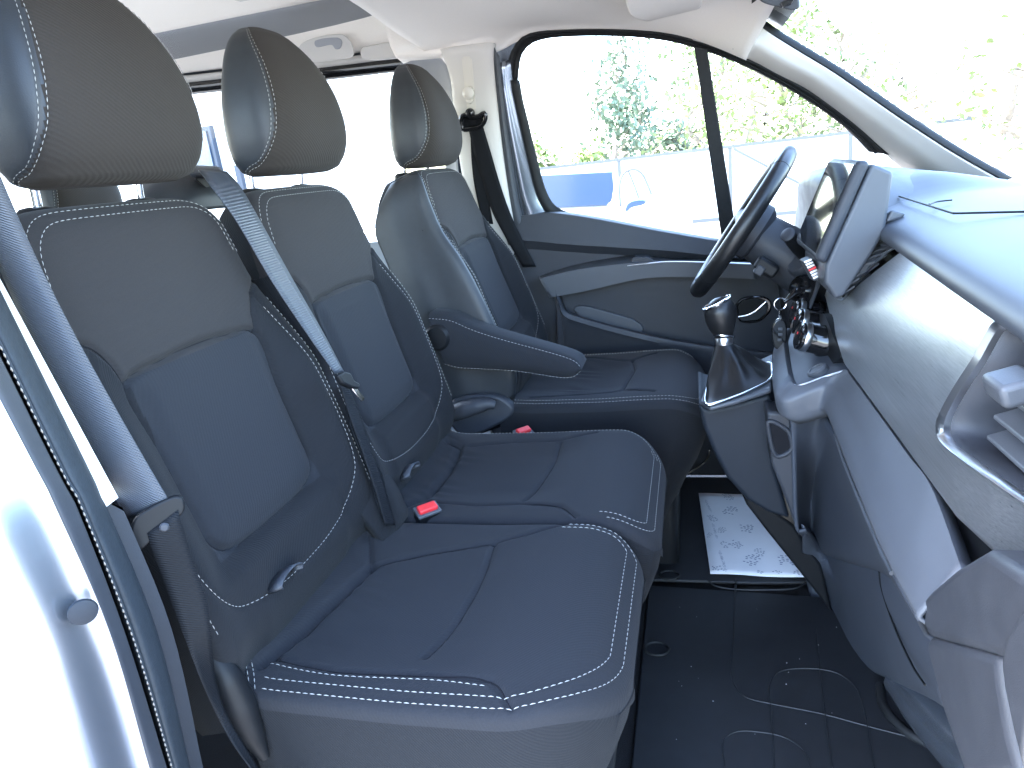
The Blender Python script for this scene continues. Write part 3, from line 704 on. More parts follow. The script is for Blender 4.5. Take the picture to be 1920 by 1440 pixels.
loft('door_pocket', [drop(rim, .05, -.01), drop(rim, .016, .004), drop(rim, .004, .003), drop(rim, 0, -.008), drop(rim, .012, -.03), np.array([(x, .775, .02) for x in np.linspace(.28, 1.0, 8)])], 'plastic', door, 50, 1, smooth_v=False, sharp=50, thick=.003)
fl = ats([(1075, 581), (1079, 575), (1088, 573), (1105, 575), (1145, 586), (1184, 597), (1202, 608), (1208, 619), (1199, 626), (1088, 595)], y=.790)
prism('pocket_flap', fl, (0, .016, 0), 'plastic_mid', door, .004)
cup = ats([(1382, 590), (1380, 570), (1395, 558), (1430, 556), (1446, 566), (1444, 584), (1425, 603), (1390, 605)], y=.790)
prism('handle_bezel', crom(cup, 40, closed=True), (0, .012, 0), 'gloss_black', door, .004)
cup2 = ats([(1386, 588), (1385, 573), (1397, 563), (1428, 561), (1440, 569), (1438, 582), (1422, 598), (1392, 600)], y=.789)
prism('handle_cup', crom(cup2, 36, closed=True), (0, -.002, 0), 'plastic_black', door)
tube('door_handle', ats([(1384, 594), (1400, 591), (1415, 584), (1428, 573), (1436, 566)], y=.778), [.003, .004, .004, .005, .004], 'chrome', door, n=20, seg=10)
prism('handle_lever', ats([(1384, 596), (1404, 592), (1420, 582), (1434, 568), (1440, 572), (1436, 588), (1420, 600), (1392, 602)], y=.782), (0, .006, 0), 'plastic', door, .002)
# window frame and glass
Gt = np.array(atws([(971, 150), (973, 125), (980, 98), (1003, 78), (1055, 69), (1160, 68), (1240, 75), (1310, 92), (1400, 126), (1500, 180), (1580, 236), (1630, 285)]))
St = np.array(atws([(951, 150), (953, 118), (962, 88), (988, 64), (1050, 56), (1160, 55), (1250, 62), (1320, 80), (1410, 114), (1512, 166), (1605, 232), (1668, 290)], .012))
Gl = np.array(atws([(971, 150), (978, 190), (988, 230), (1006, 305), (1022, 360), (1040, 388), (1070, 402), (1110, 410)]))
Sl = np.array(atws([(957, 150), (966, 190), (976, 235), (992, 305), (1008, 365), (1024, 395), (1050, 410), (1090, 416)], .008))
seal = loft('window_seal', [St, (St*.7+Gt*.3)+np.array([0, -.006, 0]), St*.45+Gt*.55, (St*.3+Gt*.7)+np.array([0, -.004, 0]), Gt+np.array([0, .004, 0])], 'rubber', door, 50, 4, thick=.006, off=1)
loft('window_seal', [Sl, (Sl+Gl)/2+np.array([0, -.006, 0]), Gl+np.array([0, .004, 0])], 'rubber', door, 30, 4, thick=.006, off=1)
Dl = np.array(atws([(937, 120), (941, 160), (946, 200), (951, 240), (962, 310), (972, 370), (984, 420), (1000, 470)], .03))
Sx = np.array(atws([(957, 110), (960, 160), (967, 195), (976, 235), (992, 305), (1008, 365), (1026, 400), (1040, 440)], .008))
loft('window_frame', [Dl, Dl*.6+Sx*.4+np.array([0, -.012, 0]), Sx*.85+Dl*.15, Sx+np.array([0, .01, 0])], 'paint', door, 30, 5, thick=.006, off=1)
gb = np.array(atws([(971, 150), (988, 230), (1006, 305), (1022, 360), (1045, 398), (1110, 412), (1345, 450), (1500, 478), (1660, 505)], -.004)); 
gt2 = np.array(atws([(971, 150), (973, 125), (980, 98), (1003, 78), (1100, 66), (1310, 92), (1500, 180), (1630, 285), (1665, 300)], -.004))
loft('window_pane', [gt2, gb], 'glass', door, 40, 10)
d0 = atws([(1301, 84), (1326, 90), (1381, 440), (1352, 440)], -.002)
prism('window_divider', d0, (0, -.016, -.004), 'rubber', door, .003)
bk = atws([(900, 60), (1010, 44), (990, 74), (975, 110), (970, 150), (986, 235), (1006, 310), (1026, 385), (1060, 425), (985, 470), (930, 430), (900, 200)], -.016)
prism('frame_backing', bk, (0, .006, 0), 'paint', door)
# aperture seal between pillar and door
p0 = np.array(atws([(926, 84), (925, 110), (930, 160), (936, 220), (944, 290), (956, 370), (968, 430), (990, 500)], .045))
loft('aperture_seal', [p0, (p0+Dl)/2+np.array([.004, -.012, 0]), Dl+np.array([0, .012, 0])], 'plastic_mid', door, 30, 5, thick=.004, off=1)

# ---- far belt pillar
bp_ = thing('belt_pillar', (.15, .80, 0), 'pale belt pillar behind the far door', 'pillar'); bp_['kind'] = 'structure'; del bp_['category']
r0 = np.array(atws([(826, 92), (838, 115), (848, 150), (853, 200), (860, 260), (868, 320), (885, 400), (905, 480), (930, 600)], .05))
r1 = np.array(atws([(922, 80), (921, 105), (924, 150), (930, 210), (938, 280), (948, 350), (960, 420), (975, 490), (1000, 600)], .055))
loft('pillar_trim', [drop(r0, .03, 0), r0, r0*.7+r1*.3+np.array([0, -.012, 0]), r0*.25+r1*.75+np.array([0, -.012, 0]), r1, drop(r1, .03, 0)], 'pale_trim', bp_, 40, 5, thick=.004, off=1)
sl = atws([(866, 112), (870, 106), (880, 106), (885, 112), (893, 205), (876, 205)], .071)
prism('belt_slot', sl, (0, -.0015, 0), 'pale_knob', bp_, .001)
kc = atw(881, 174, .075)
lathe('height_knob', [(.014, 0), (.017, .006), (.016, .014), (.010, .019), (.004, .0195)], kc, (-.1, -1, -.1), 'pale_knob', bp_, seg=24)
lathe('height_knob_foot', [(.010, 0), (.0115, .006), (.009, .012)], atw(882, 186, .075), (-.1, -1, -.2), 'pale_knob', bp_, seg=20)

# ---- windscreen pillar (far), windscreen, visor, mirror
Ai = np.array(ats([(1345, -60), (1385, 0), (1400, 25), (1432, 55), (1490, 92), (1560, 134), (1630, 182), (1700, 230), (1790, 288), (1885, 342)], y=.70)); 
Ao = np.array(atws([(1300, 70), (1330, 78), (1370, 92), (1410, 108), (1460, 136), (1512, 162), (1560, 196), (1607, 232), (1650, 270), (1720, 330)], .012))
ap = thing('windscreen_pillar', (1.2, .75, .8), 'pale pillar trim between far window and windscreen', 'pillar'); ap['kind'] = 'structure'; del ap['category']
loft('pillar_trim', [drop(Ao, .02, -.006), Ao, Ao*.6+Ai*.4+np.array([-.012, -.018, .006]), Ao*.25+Ai*.75+np.array([-.006, -.010, .004]), Ai], 'pale_trim', ap, 44, 6, thick=.004, off=1)
tube('trim_joint', [at(1374, 92, y=.716), at(1392, 68, y=.705), at(1414, 44, y=.697)], .0012, 'plastic_mid', ap, n=8, seg=6)
loft('screen_seal', [Ai, Ai+np.array([.007, .003, .006]), Ai+np.array([.016, .01, .006])], 'rubber', ap, 44, 3, thick=.004, off=1)
rows = []
for y in (.74, .70, .4, 0, -.4, -.70, -.78):
    bow = .075*(1-(y/.74)**2)
    rows.append([np.array([.90+bow*.5, y, 1.262+bow*.5]), np.array([1.20+bow, y, 1.03+bow*.3]), np.array([1.50+bow*1.2, y, .80])])
ws = struct(loft('windscreen', rows, 'glass', None, 12, 4))
hd = struct(grid('windscreen_header', np.array([[r[0]+np.array([-.04, 0, .0]), r[0]+np.array([.0, 0, .012]), r[0]+np.array([.05, 0, -.03])] for r in rows]), 'rubber', thick=.01))
sv = thing('sun_visor', (.68, .45, 1.30), 'pale folded sun visor under the roof above the far window', 'sun visor')
vp = crom([at(*q, z=1.305) for q in ((1170, -40), (1176, 5), (1190, 22), (1230, 30), (1295, 26), (1312, 8), (1322, -40))], 24)
prism('visor_blade', list(vp)+[at(1240, -90, z=1.305)], (0, 0, -.016), 'headlining', sv, .006)
rm = thing('rear_view_mirror', (.87, .05, 1.2), 'dark rear-view mirror at the top edge of the windscreen', 'mirror')
prism('mirror_housing', crom([at(*q, y=.06) for q in ((1405, -30), (1425, 2), (1460, 14), (1490, 20), (1499, 14), (1492, -30))], 24), (.02, .07, .02), 'plastic', rm, .006)
prism('mirror_tab', [at(*q, y=.055) for q in ((1462, 6), (1484, -6), (1490, -2), (1484, 8), (1468, 14))], (.0, .01, 0), 'gloss_black', rm, .001)

# ------------------------------------------------------------------ floor mats and paper
fm = thing('front_floor_mat', (.85, -.25, 0), 'black rubber floor mat with raised ribs in the near footwell', 'floor mat', 'rubber floor mats')
def flat(pts, z): return [at(*q, z=z) for q in pts]
n0 = [(.60, .185), (.985, .17), (1.10, .10), (1.16, -.10), (1.16, -.62), (.60, -.62)]
prism('mat_sheet', [(x, y, 0.0) for x, y in n0], (0, 0, .008), 'mat_rubber', fm, .003)
def rib(parent, pts, z=.0095, r=.0024): tube('rib', crom([(x, y, z) for x, y in pts], 40), r, 'mat_rubber', parent, seg=6)
zz = .009
for pl in ([(1378, 1095), (1376, 1200), (1372, 1270), (1395, 1305), (1440, 1318), (1540, 1338), (1640, 1365), (1760, 1395)],
           [(1452, 1440), (1446, 1330), (1442, 1290), (1460, 1260), (1510, 1253), (1570, 1262), (1605, 1290), (1620, 1330), (1640, 1440)],
           [(1360, 1440), (1356, 1390), (1380, 1372), (1420, 1372), (1470, 1382), (1505, 1405), (1520, 1440)],
           [(1530, 1180), (1540, 1280), (1550, 1360), (1560, 1440)]):
    P = [at(*q, z=zz) for q in pl]; tube('rib', crom(P, 60), .0015, 'mat_rubber', fm, seg=6)
for c, ry in (((1232, 1216), .022), ):
    pc = at(*c, z=.011); tube('mat_eyelet', [pc+np.array([.024*math.cos(t), .020*math.sin(t), 0]) for t in np.linspace(0, 2*math.pi, 28, endpoint=False)], .003, 'rubber', fm, closed=True, seg=8)
dm = thing('driver_floor_mat', (.85, .5, 0), 'black rubber floor mat under the paper sheet in the far footwell', 'floor mat', 'rubber floor mats')
d1 = [(.605, .195), (.84, .200), (1.10, .225), (1.14, .75), (.605, .75)]
prism('mat_sheet', [(x, y, .010) for x, y in d1], (0, 0, .008), 'mat_rubber', dm, .003)
tube('rib', crom([at(*q, z=.019) for q in ((1325, 1085), (1340, 1098), (1380, 1105), (1440, 1106), (1490, 1103), (1515, 1090))], 40), .0018, 'mat_rubber', dm, seg=6)
tube('rib', [at(*q, z=.019) for q in ((1379, 1110), (1381, 1085))], .0018, 'mat_rubber', dm, seg=6)
pc = at(1255, 1078, z=.020); tube('mat_eyelet', [pc+np.array([.022*math.cos(t), .018*math.sin(t), 0]) for t in np.linspace(0, 2*math.pi, 28, endpoint=False)], .003, 'rubber', dm, closed=True, seg=8)
mat('paper', (.72, .73, .75), .8, var=.03, vscale=20)
pp = thing('paper_mat', (.85, .45, .02), 'white paper footwell mat printed with grey shoe prints', 'paper mat')
pq = [at(1310, 926, z=.021), at(1332, 1077, z=.021), at(1512, 1084, z=.021)]
ex = pq[2]-pq[1]; ey = pq[0]-pq[1]; ex = ex/np.linalg.norm(ex)*.36
nx_, ny_ = 14, 18
G = np.array([[pq[1]+ex*(i/nx_)+ey*(j/ny_)+np.array([0, 0, .0015*math.sin(i*.9+j*.4)+.001]) for j in range(ny_+1)] for i in range(nx_+1)])
grid('sheet', G, 'paper', pp, thick=.0006)
V, F = [], []
def blob(cx, cy, rx, ry, ang, dens, seed):
    r_ = random.Random(seed)
    rows = 7
    for j in range(rows):
        b_ = -1+2*(j+.5)/rows; half = math.sqrt(max(1-b_*b_, 0))*(.8 if j in (2, 3) else 1)
        k_ = max(2, int(half*5))
        for i in range(k_):
            if r_.random() < .25: continue
            a = (-1+2*(i+.5)/k_)*half; w_, h_ = rx*half/k_*.62, ry/rows*.50; an = ang+r_.choice((0, .25, -.25)); p = pq[1]
            ox = cx+rx*a*math.cos(ang)-ry*b_*math.sin(ang); oy = cy+rx*a*math.sin(ang)+ry*b_*math.cos(ang); k = len(V)
            for q, s_ in ((-1, -1), (1, -1), (1, 1), (-1, 1)):
                lx = q*w_*math.cos(an)-s_*h_*math.sin(an); ly = q*w_*math.sin(an)+s_*h_*math.cos(an)
                pt = p+ex/np.linalg.norm(ex)*(ox+lx)+ey/np.linalg.norm(ey)*(oy+ly)
                if not (0.004 < ox+lx < .356 and 0.004 < oy+ly < np.linalg.norm(ey)-.004): pt = None
                V.append(pt)
            if any(v is None for v in V[k:]): del V[k:]
            else: F.append((k, k+1, k+2, k+3))
prints = [((1380, 958), 1), ((1408, 990), 1), ((1385, 1021), .8), ((1412, 1050), 1), ((1475, 1050), 1), ((1345, 973), .7), ((1361, 995), .6), ((1365, 1022), .65), ((1345, 1068), .8), ((1420, 1078), .8), ((1428, 1035), .7), ((1378, 932), .8), ((1335, 1005), .5), ((1500, 1075), .8), ((1460, 1076), .7), ((1530, 1062), 1)]
for i, (q, s_) in enumerate(prints):
    p = at(*q, z=.022)-pq[1]; cx = p @ (ex/np.linalg.norm(ex)); cy = p @ (ey/np.linalg.norm(ey))
    blob(cx, cy, .021*s_, .026*s_, .5*(i % 3)-.5, int(30*s_), i)
for i, q in enumerate(((1338, 945), (1342, 955), (1347, 990), (1349, 1003), (1355, 1042), (1358, 1054), (1360, 1064))):
    p = at(*q, z=.022)-pq[1]; blob(p @ (ex/np.linalg.norm(ex)), p @ (ey/np.linalg.norm(ey)), .004, .022, .1, 9, 50+i)
Vn = np.array(V)+np.array([0, 0, .0042])
stuff(mk('printed_shoe_marks', Vn, F, 'grey_paper_print', pp, smooth=False))
# thin cable on the floor by the driver's seat
cbl = [at(1242, 922, z=.02), at(1260, 905, z=.03), at(1300, 882, z=.05), at(1320, 868, z=.06), at(1328, 856, z=.09), at(1330, 845, z=.13)]
tag(tube('loose_cable', cbl, .0022, 'brass', None, n=40, seg=8), "thin pale cable running over the floor below the driver's seat", 'cable')
# bright painted lump low in the near footwell
sp = thing('metal_canister', at(1740, 1345, z=.05), 'silver rounded metal cover low under the dashboard', 'metal cover')
ca = at(1738, 1338, z=.055); 
tube('canister_body', [ca+np.array([-.02, .075, 0]), ca+np.array([.0, .02, .0]), ca+np.array([.03, -.06, .0]), ca+np.array([.05, -.12, .005])], [.030, .040, .044, .044], 'paint', sp, n=20, seg=24)
tube('canister_ring', [at(*q, z=.012) for q in ((1650, 1285), (1655, 1320), (1680, 1355), (1720, 1385), (1780, 1405), (1830, 1410))], .008, 'rubber', sp, n=30)
# ------------------------------------------------------------------ seat belts
def strap(name, L, R, m, parent, n=40, thick=.0014, bow=.0):
    L, R = crom(L, n), crom(R, n); c = (L+R)/2; d = np.array([.3, -.9, .2])*bow
    return grid(name, np.stack([L, L*.75+R*.25+d, c+d*1.3, L*.25+R*.75+d, R]), m, parent, thick=thick, off=0)
pb = thing('passenger_seat_belt', at(300, 975, y=-.735), 'wide dark grey seat belt with stop bracket at the left, before the near backrest', 'seat belt')
yb = -.735
Lp = [at(-140, 180, y=-.765), at(-80, 340, y=-.76)]+ats([(0, 505), (60, 640), (140, 795), (212, 925), (240, 975)], y=-.745)
Rp = [at(-70, 150, y=-.755), at(-20, 280, y=-.75)]+ats([(62, 470), (130, 608), (212, 757), (290, 893), (318, 940)], y=yb)
strap('belt_webbing', Lp, Rp, 'webbing', pb, 50, bow=.003)
bn = np.array([.66, -.74, .12]); bn /= np.linalg.norm(bn); bpt = at(295, 970, y=-.742)
def atl(px, py, h=0.0): return atp(px, py, bpt+bn*h, bn)
L2 = [atl(276, 1000, .0085), atl(281, 1018, .0085), atl(304, 1080, .002)]+ats([(340, 1180), (372, 1265), (405, 1340), (440, 1400), (470, 1440)], y=-.742)
R2 = [atl(334, 956, .0085), atl(339, 975, .0085), atl(365, 1060, .002)]+ats([(388, 1130), (395, 1190), (405, 1280), (430, 1350), (475, 1425)], y=-.730)
L2[3:5] = [atl(340, 1180, -.002), atl(372, 1265, -.006)]; R2[3:5] = [atl(388, 1130, -.002), atl(396, 1190, -.006)]
L2.append(L2[-1]+(L2[-1]-L2[-2])*3); R2.append(R2[-1]+(R2[-1]-R2[-2])*3)
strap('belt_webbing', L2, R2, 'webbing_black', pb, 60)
br = crom([atl(*q) for q in ((246, 990), (254, 968), (285, 946), (328, 927), (343, 932), (345, 955), (325, 975), (290, 1005), (262, 1028), (249, 1015))], 60, closed=True)
prism('belt_stop', br, bn*.008, 'plastic_black', pb, .004, seg=4)
lathe('rivet', [(.0045, 0), (.0045, .0015), (.003, .003), (.0012, .0032)], atl(308, 988, .0095), bn, 'plastic', pb, seg=20)

mb = thing('middle_seat_belt', (.1, -.29, .9), 'grey seat belt hanging between the two bench backrests with a chrome tongue tip', 'seat belt')
nb = FP[3]
def atb(px, py, h=.03): return atp(px, py, FP[0]+nb*h, nb)
LB = [atb(*q, h) for q, h in (((372, 318), .0), ((392, 345), .02), ((440, 410), .035), ((510, 528), .045), ((580, 632), .05), ((628, 700), .055))]
RB = [atb(*q, h) for q, h in (((425, 322), .0), ((450, 350), .02), ((488, 415), .035), ((552, 530), .045), ((608, 628), .05), ((645, 698), .055))]
strap('belt_webbing', LB, RB, 'webbing', mb, 50)
prism('tongue_body', [atb(*q, .085) for q in ((624, 706), (636, 699), (648, 702), (655, 716), (666, 722), (664, 732), (652, 730), (634, 722))], nb*.010, 'plastic_black', mb, .003)
prism('tongue_tip', [atb(*q, .088) for q in ((657, 728), (663, 724), (682, 748), (676, 755))], nb*.003, 'chrome', mb, .001)
L3 = [atb(*q, h) for q, h in (((636, 718), .05), ((655, 780), .05), ((680, 850), .05), ((703, 920), .05), ((722, 985), .045))]
R3 = [atb(*q, h) for q, h in (((652, 722), .055), ((676, 780), .055), ((700, 850), .055), ((722, 915), .055), ((742, 985), .05))]
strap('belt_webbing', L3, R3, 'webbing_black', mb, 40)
L4 = [atb(*q, .045) for q in ((640, 722), (650, 765), (665, 820), (690, 880), (706, 940), (724, 985))]
R4 = [atb(*q, .04) for q in ((646, 722), (662, 765), (684, 830), (716, 890), (728, 945), (738, 985))]
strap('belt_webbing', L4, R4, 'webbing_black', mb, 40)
# belt outlet tower on the bench's top edge
tw = thing('belt_outlet', (-.04, -.29, .98), 'grey plastic belt outlet on top of the bench between the near headrests', 'belt outlet')
loft('outlet_shroud', [[at(270, 352, x=-.06), at(300, 330, x=-.06), at(350, 318, x=-.06), at(405, 318, x=-.07)],
                       [at(262, 385, x=-.01), at(300, 350, x=-.01), at(355, 328, x=-.01), at(415, 325, x=-.02)],
                       [at(290, 392, x=.01), at(330, 380, x=.02), at(372, 360, x=.02), at(440, 372, x=.02)],
                       [at(300, 402, x=.01), at(340, 400, x=.02), at(400, 392, x=.025), at(448, 388, x=.02)]], 'leather', tw, 20, 5, thick=.006)
prism('outlet_lip', [at(*q, x=.022) for q in ((352, 326), (395, 320), (398, 330), (376, 336), (360, 334))], (.012, 0, 0), 'plastic', tw, .003)
prism('outlet_slot', [at(*q, x=.026) for q in ((366, 336), (400, 328), (420, 345), (385, 352))], (.002, 0, 0), 'plastic_black', tw)

db = thing('driver_seat_belt', atw(888, 222, .1), "black seat belt hanging from its guide ring on the far pillar", 'seat belt')
LD = [atw(*q, h) for q, h in (((878, 240), .09), ((890, 290), .085), ((905, 340), .08), ((922, 395), .08), ((945, 440), .09), ((980, 500), .10))]
RD = [atw(*q, h) for q, h in (((906, 238), .095), ((920, 285), .09), ((936, 340), .085), ((955, 395), .085), ((975, 440), .09), ((1005, 500), .10))]
strap('belt_webbing', LD, RD, 'webbing_black', db, 40)
strap('belt_webbing', [atw(*q, .075) for q in ((882, 245), (884, 300), (890, 350), (905, 420))], [atw(*q, .07) for q in ((896, 245), (904, 300), (912, 350), (925, 420))], 'webbing_black', db, 30)
rg = crom([atw(*q, .10) for q in ((864, 226), (870, 216), (884, 220), (898, 218), (908, 212), (910, 222), (902, 236), (884, 241), (868, 242))], 40, closed=True)
prism('guide_plate', np.mean(rg, 0)+(rg-np.mean(rg, 0))*.9, (0, .003, 0), 'gloss_black', db)
tube('guide_ring', rg, .0065, 'gloss_black', db, closed=True, seg=10)
lathe('guide_bolt', [(.012, 0), (.013, .008), (.010, .016), (.004, .018)], atw(883, 212, .088), (-.1, -1, 0), 'gloss_black', db, seg=22)

def buckle(p, d, label):
    t = thing('seat_belt_buckle', p, label, 'buckle', 'seat belt buckles')
    d = np.array(d, float)/np.linalg.norm(d); s = np.cross(d, (0, 0, 1.0)); s /= np.linalg.norm(s); u = np.cross(s, d)
    box('buckle_housing', p-d*.035, (.075, .040, .024), 'plastic_black', t, .004, ax=(d, s, u))
    box('release_button', p+d*.004, (.014, .034, .017), 'red_plastic', t, .003, ax=(d, s, u))
    box('buckle_rim', p+d*.001, (.006, .043, .027), 'plastic_mid', t, .002, ax=(d, s, u))
buckle(at(801, 957, y=-.262), (.25, -.25, .9), 'seat belt buckle with red button poking up between the two bench cushions')
buckle(at(981, 811, y=.165), (.25, -.25, .9), "seat belt buckle with red button between bench and driver's seat")

# ------------------------------------------------------------------ dashboard
dash = thing('dashboard', (1.15, 0, 0), 'grey dashboard with brushed trim panel and air vents along the right', 'dashboard')
def lipX(y): return np.interp(y, [-.80, -.59, -.40, -.094, .08, .8], [.972, .990, 1.003, 1.026, 1.038, 1.06])
def lowX(y): return np.interp(y, [-.80, -.667, -.627, -.56, -.07, .25], [1.03, .981, .967, .957, .956, .973])
def lowZ(y): return np.interp(y, [-.80, -.07, .10, .26], [.62, .62, .640, .662])
def topZ(y): return np.interp(y, [-.80, -.095, .095, .27], [.800, .800, .690, .702])
def fX(y, z):
    lx, lz = lowX(y), .62; u = (z-lz)/.18
    return lx+(lipX(y)+.004-lx)*u-.010*np.sin(np.pi*np.clip(u, 0, 1))+.02*np.clip(.12-u, 0, 1)**1.2
def atf(px, py, off=0.0):
    d = ray(px, py); lo, hi = .2, 3.0
    for _ in range(60):
        m_ = (lo+hi)/2; p = CAM+m_*d
        if p[0] > fX(p[1], p[2])-off: hi = m_
        else: lo = m_
    return CAM+hi*d
vent_o = [atf(*q) for q in ((1886, 598), (1838, 672), (1797, 735), (1772, 784), (1768, 812), (1780, 836), (1812, 862), (1865, 900), (1920, 938))]
ve = np.array(vent_o); vent_o += [np.array([fX(-.745, z), -.745, z]) for z in (.69, .74, .785)]
VP = [(p[1], p[2]) for p in vent_o]
def inside(y, z, poly):
    c = False; j = len(poly)-1
    for i in range(len(poly)):
        if (poly[i][1] > z) != (poly[j][1] > z) and y < (poly[j][0]-poly[i][0])*(z-poly[i][1])/(poly[j][1]-poly[i][1])+poly[i][0]: c = not c
        j = i
    return c
NY, NZ = 150, 56
ys = np.linspace(.265, -.765, NY)
G = np.zeros((NY, NZ+3, 3))
for i, y in enumerate(ys):
    zs = np.linspace(topZ(y), lowZ(y), NZ)
    for j, z in enumerate(zs): G[i, j] = (fX(y, z), y, z)
    b0 = G[i, NZ-1]
    G[i, NZ] = b0+(.006, 0, -.010); G[i, NZ+1] = b0+(.018, 0, -.022); G[i, NZ+2] = b0+(.045, 0, -.030)
F = [f for f in gridfaces(NY, NZ+3) if not inside(*np.mean([G.reshape(-1, 3)[k][1:] for k in f], 0), VP)]
mk('trim_panel', G.reshape(-1, 3), F, 'brushed', dash)
# top pad with its rolled lip
Y2 = np.linspace(-.80, .80, 70); X2 = None; G = []
for y in Y2:
    lx = lipX(y); hood = .035*sst(y, .16, .30)*(1-.35*sst(y, .62, .80))
    row = [(lx+.05, .792), (lx+.006, .794), (lx-.008, .800), (lx-.013, .811), (lx-.006, .823), (lx+.012, .832), (lx+.045, .840), (lx+.09, .847), (1.18, .853), (1.26, .852), (1.36, .838), (1.48, .800), (1.56, .770)]
    G.append([(x, y, z+hood*math.exp(-((x-1.14)/.13)**2)*(1 if x > lx+.03 else .3)) for x, z in row])
G = np.array(G); G2 = np.stack([crom_even(g, 60) for g in G])
grid('top_pad', G2, 'dash_pad', dash)
lid = [at(*q, z=.853) for q in ((1686, 368), (1788, 400), (1960, 396))]
tube('lid_joint', [p+np.array([0, 0, .0] ) for p in lin(lid, 40)], .0016, 'plastic_black', dash, seg=6)
tube('lid_joint', crom([at(*q, z=.853) for q in ((1742, 383), (1758, 378), (1785, 375))], 12), .0014, 'plastic_black', dash, seg=6)
spk = [at(*q, z=.842) for q in ((1700, 297), (1740, 293), (1770, 303), (1765, 315), (1720, 310))]
# dark body behind everything
box('dash_core', (1.22, .0, .60), (.36, 1.56, .36), 'plastic_black', dash, .02)
box('dash_core_lower', (1.21, -.05, .42), (.30, 1.4, .30), 'plastic_black', dash, .02)
# near air vent
vent = mk('vent_surround', [(0, 0, 0)], [], 'satin_metal', dash); bpy.data.objects.remove(vent)
vo = crom(np.array(vent_o), 120, closed=True)
ctr = np.mean(vo, 0); vi = ctr+(vo-ctr)*.90
nf = np.array([-.97, 0, .2])
sur = grid('vent_surround', np.stack([vo+nf*.001, vo+nf*.007, (vo*.6+vi*.4)+nf*.009, vi+nf*.005, vi-nf*.004]), 'satin_metal', dash, cv=True, sharp=50); recalc(sur)
vj = ctr+(vo-ctr)*.72
grid('vent_throat', np.stack([vi-nf*.001, ctr+(vo-ctr)*.86-nf*.006, ctr+(vo-ctr)*.83-nf*.022, ctr+(vo-ctr)*.80-nf*.06]), 'plastic', dash, cv=True)
prism('vent_back', ctr+(vo-ctr)*.81-nf*.058, -nf*.004, 'plastic_black', dash)
for z0 in (.785, .765, .742, .719, .697):
    y0 = -.566+.25*(.70-z0); 
    sa = [(fX(-.65, z0)+.010, y0, z0), (fX(-.65, z0)+.012, -.735, z0+.002), (fX(-.65, z0)+.045, -.735, z0+.016), (fX(-.65, z0)+.045, y0-.004, z0+.014)]
    prism('vent_slat', sa, (0, 0, -.004), 'plastic_mid', dash, .0012)
tb = atf(1898, 715, .012)
box('vent_tab', tb+np.array([-.004, -.012, 0]), (.030, .040, .020), 'plastic_mid', dash, .005, ax=((1, 0, .3), (0, 1, 0), (-.3, 0, 1)))
# ledge band under the trim panel, running into the surround of the centre tray
TP, TN = (.90, 0, .55), (-.667, 0, 1)
def att(px, py, dz=0): return atp(px, py, (.90, 0, .55+dz), TN)
K1 = [at(1478, 618, y=.36), at(1470, 640, y=.28), at(1472, 668, y=.18), at(1478, 707, y=.055), at(1486, 722, y=.012), at(1500, 724, y=.0), at(1547, 708, y=.0), at(1583, 697, y=-.008)]+[np.array([lowX(y)+.004, y, lowZ(y)-.012]) for y in (-.11, -.19, -.30, -.42, -.50)]+[at(1806, 1080, x=.957)]
K2 = [at(1464, 631, y=.36), at(1453, 656, y=.30), at(1450, 690, y=.18), at(1454, 727, y=.035), at(1462, 747, y=.0), at(1478, 752, y=-.012), at(1520, 734, y=-.015), at(1556, 723, y=-.022)]+[at(*q, z=z_) for q, z_ in (((1577, 731), .570), ((1596, 768), .570), ((1643, 875), .568), ((1690, 985), .562), ((1728, 1062), .558), ((1768, 1116), .556))]
K3 = [at(1468, 660, y=.36), at(1458, 690, y=.27), at(1456, 728, y=.16), at(1459, 760, y=.025), at(1466, 775, y=.003), at(1482, 781, y=-.008), at(1520, 771, y=-.012), at(1541, 767, y=-.020)]+[at(*q, z=z_) for q, z_ in (((1552, 776), .522), ((1564, 803), .525), ((1600, 892), .530), ((1642, 995), .530), ((1688, 1090), .530), ((1726, 1160), .530))]
K4 = [p+np.array([.02, .004, -.012]) for p in K3]
K1b = [p+np.array([.010, .0, -.006]) for p in K1]
Kg = np.stack([crom_even(np.array(k), 90) for k in (K1b, K1, K2, K3, K4)])
W_ = [Kg[0], Kg[1], Kg[1]*.5+Kg[2]*.5, Kg[1]*.12+Kg[2]*.88, Kg[1]*.04+Kg[2]*.92+Kg[3]*.04, Kg[2]*.88+Kg[3]*.12, Kg[2]*.5+Kg[3]*.5, Kg[2]*.12+Kg[3]*.88, Kg[2]*.04+Kg[3]*.92+Kg[4]*.04, Kg[3]*.7+Kg[4]*.3, Kg[4]]
Kg = np.stack(W_)
grid('dash_ledge', Kg, 'ledge', dash, thick=.004, off=-1, sharp=60)
tube('chrome_edge', crom(np.array(K1[0:8]), 80)+np.array([0, 0, .0015]), .0018, 'satin_metal', dash, seg=8)
Kt = crom(np.array(K1[0:8]), 40); Kt2 = Kt.copy(); Kt2[:, 0] = np.maximum(Kt2[:, 0]+.05, 1.0); Kt2[:, 1] = np.linspace(.36, .0, 40); Kt2[:, 2] = .60
grid('centre_tray', np.stack([Kt+np.array([0, 0, .0005]), Kt+np.array([.004, .004, -.004]), Kt*.5+Kt2*.5, Kt2]), 'dash_pad', dash, sharp=50)
cub = [at(*q, x=.962) for q in ((1528, 600), (1518, 650), (1514, 672), (1526, 687), (1552, 683), (1577, 668), (1562, 630), (1545, 590))]
prism('tray_recess_shade', crom(cub, 36, closed=True), (.03, 0, .0), 'plastic_black', dash)  # solid black block, paints the shade inside the recess behind the knobs
sk_ = at(1534, 700, y=.035)+np.array([0, 0, .004])
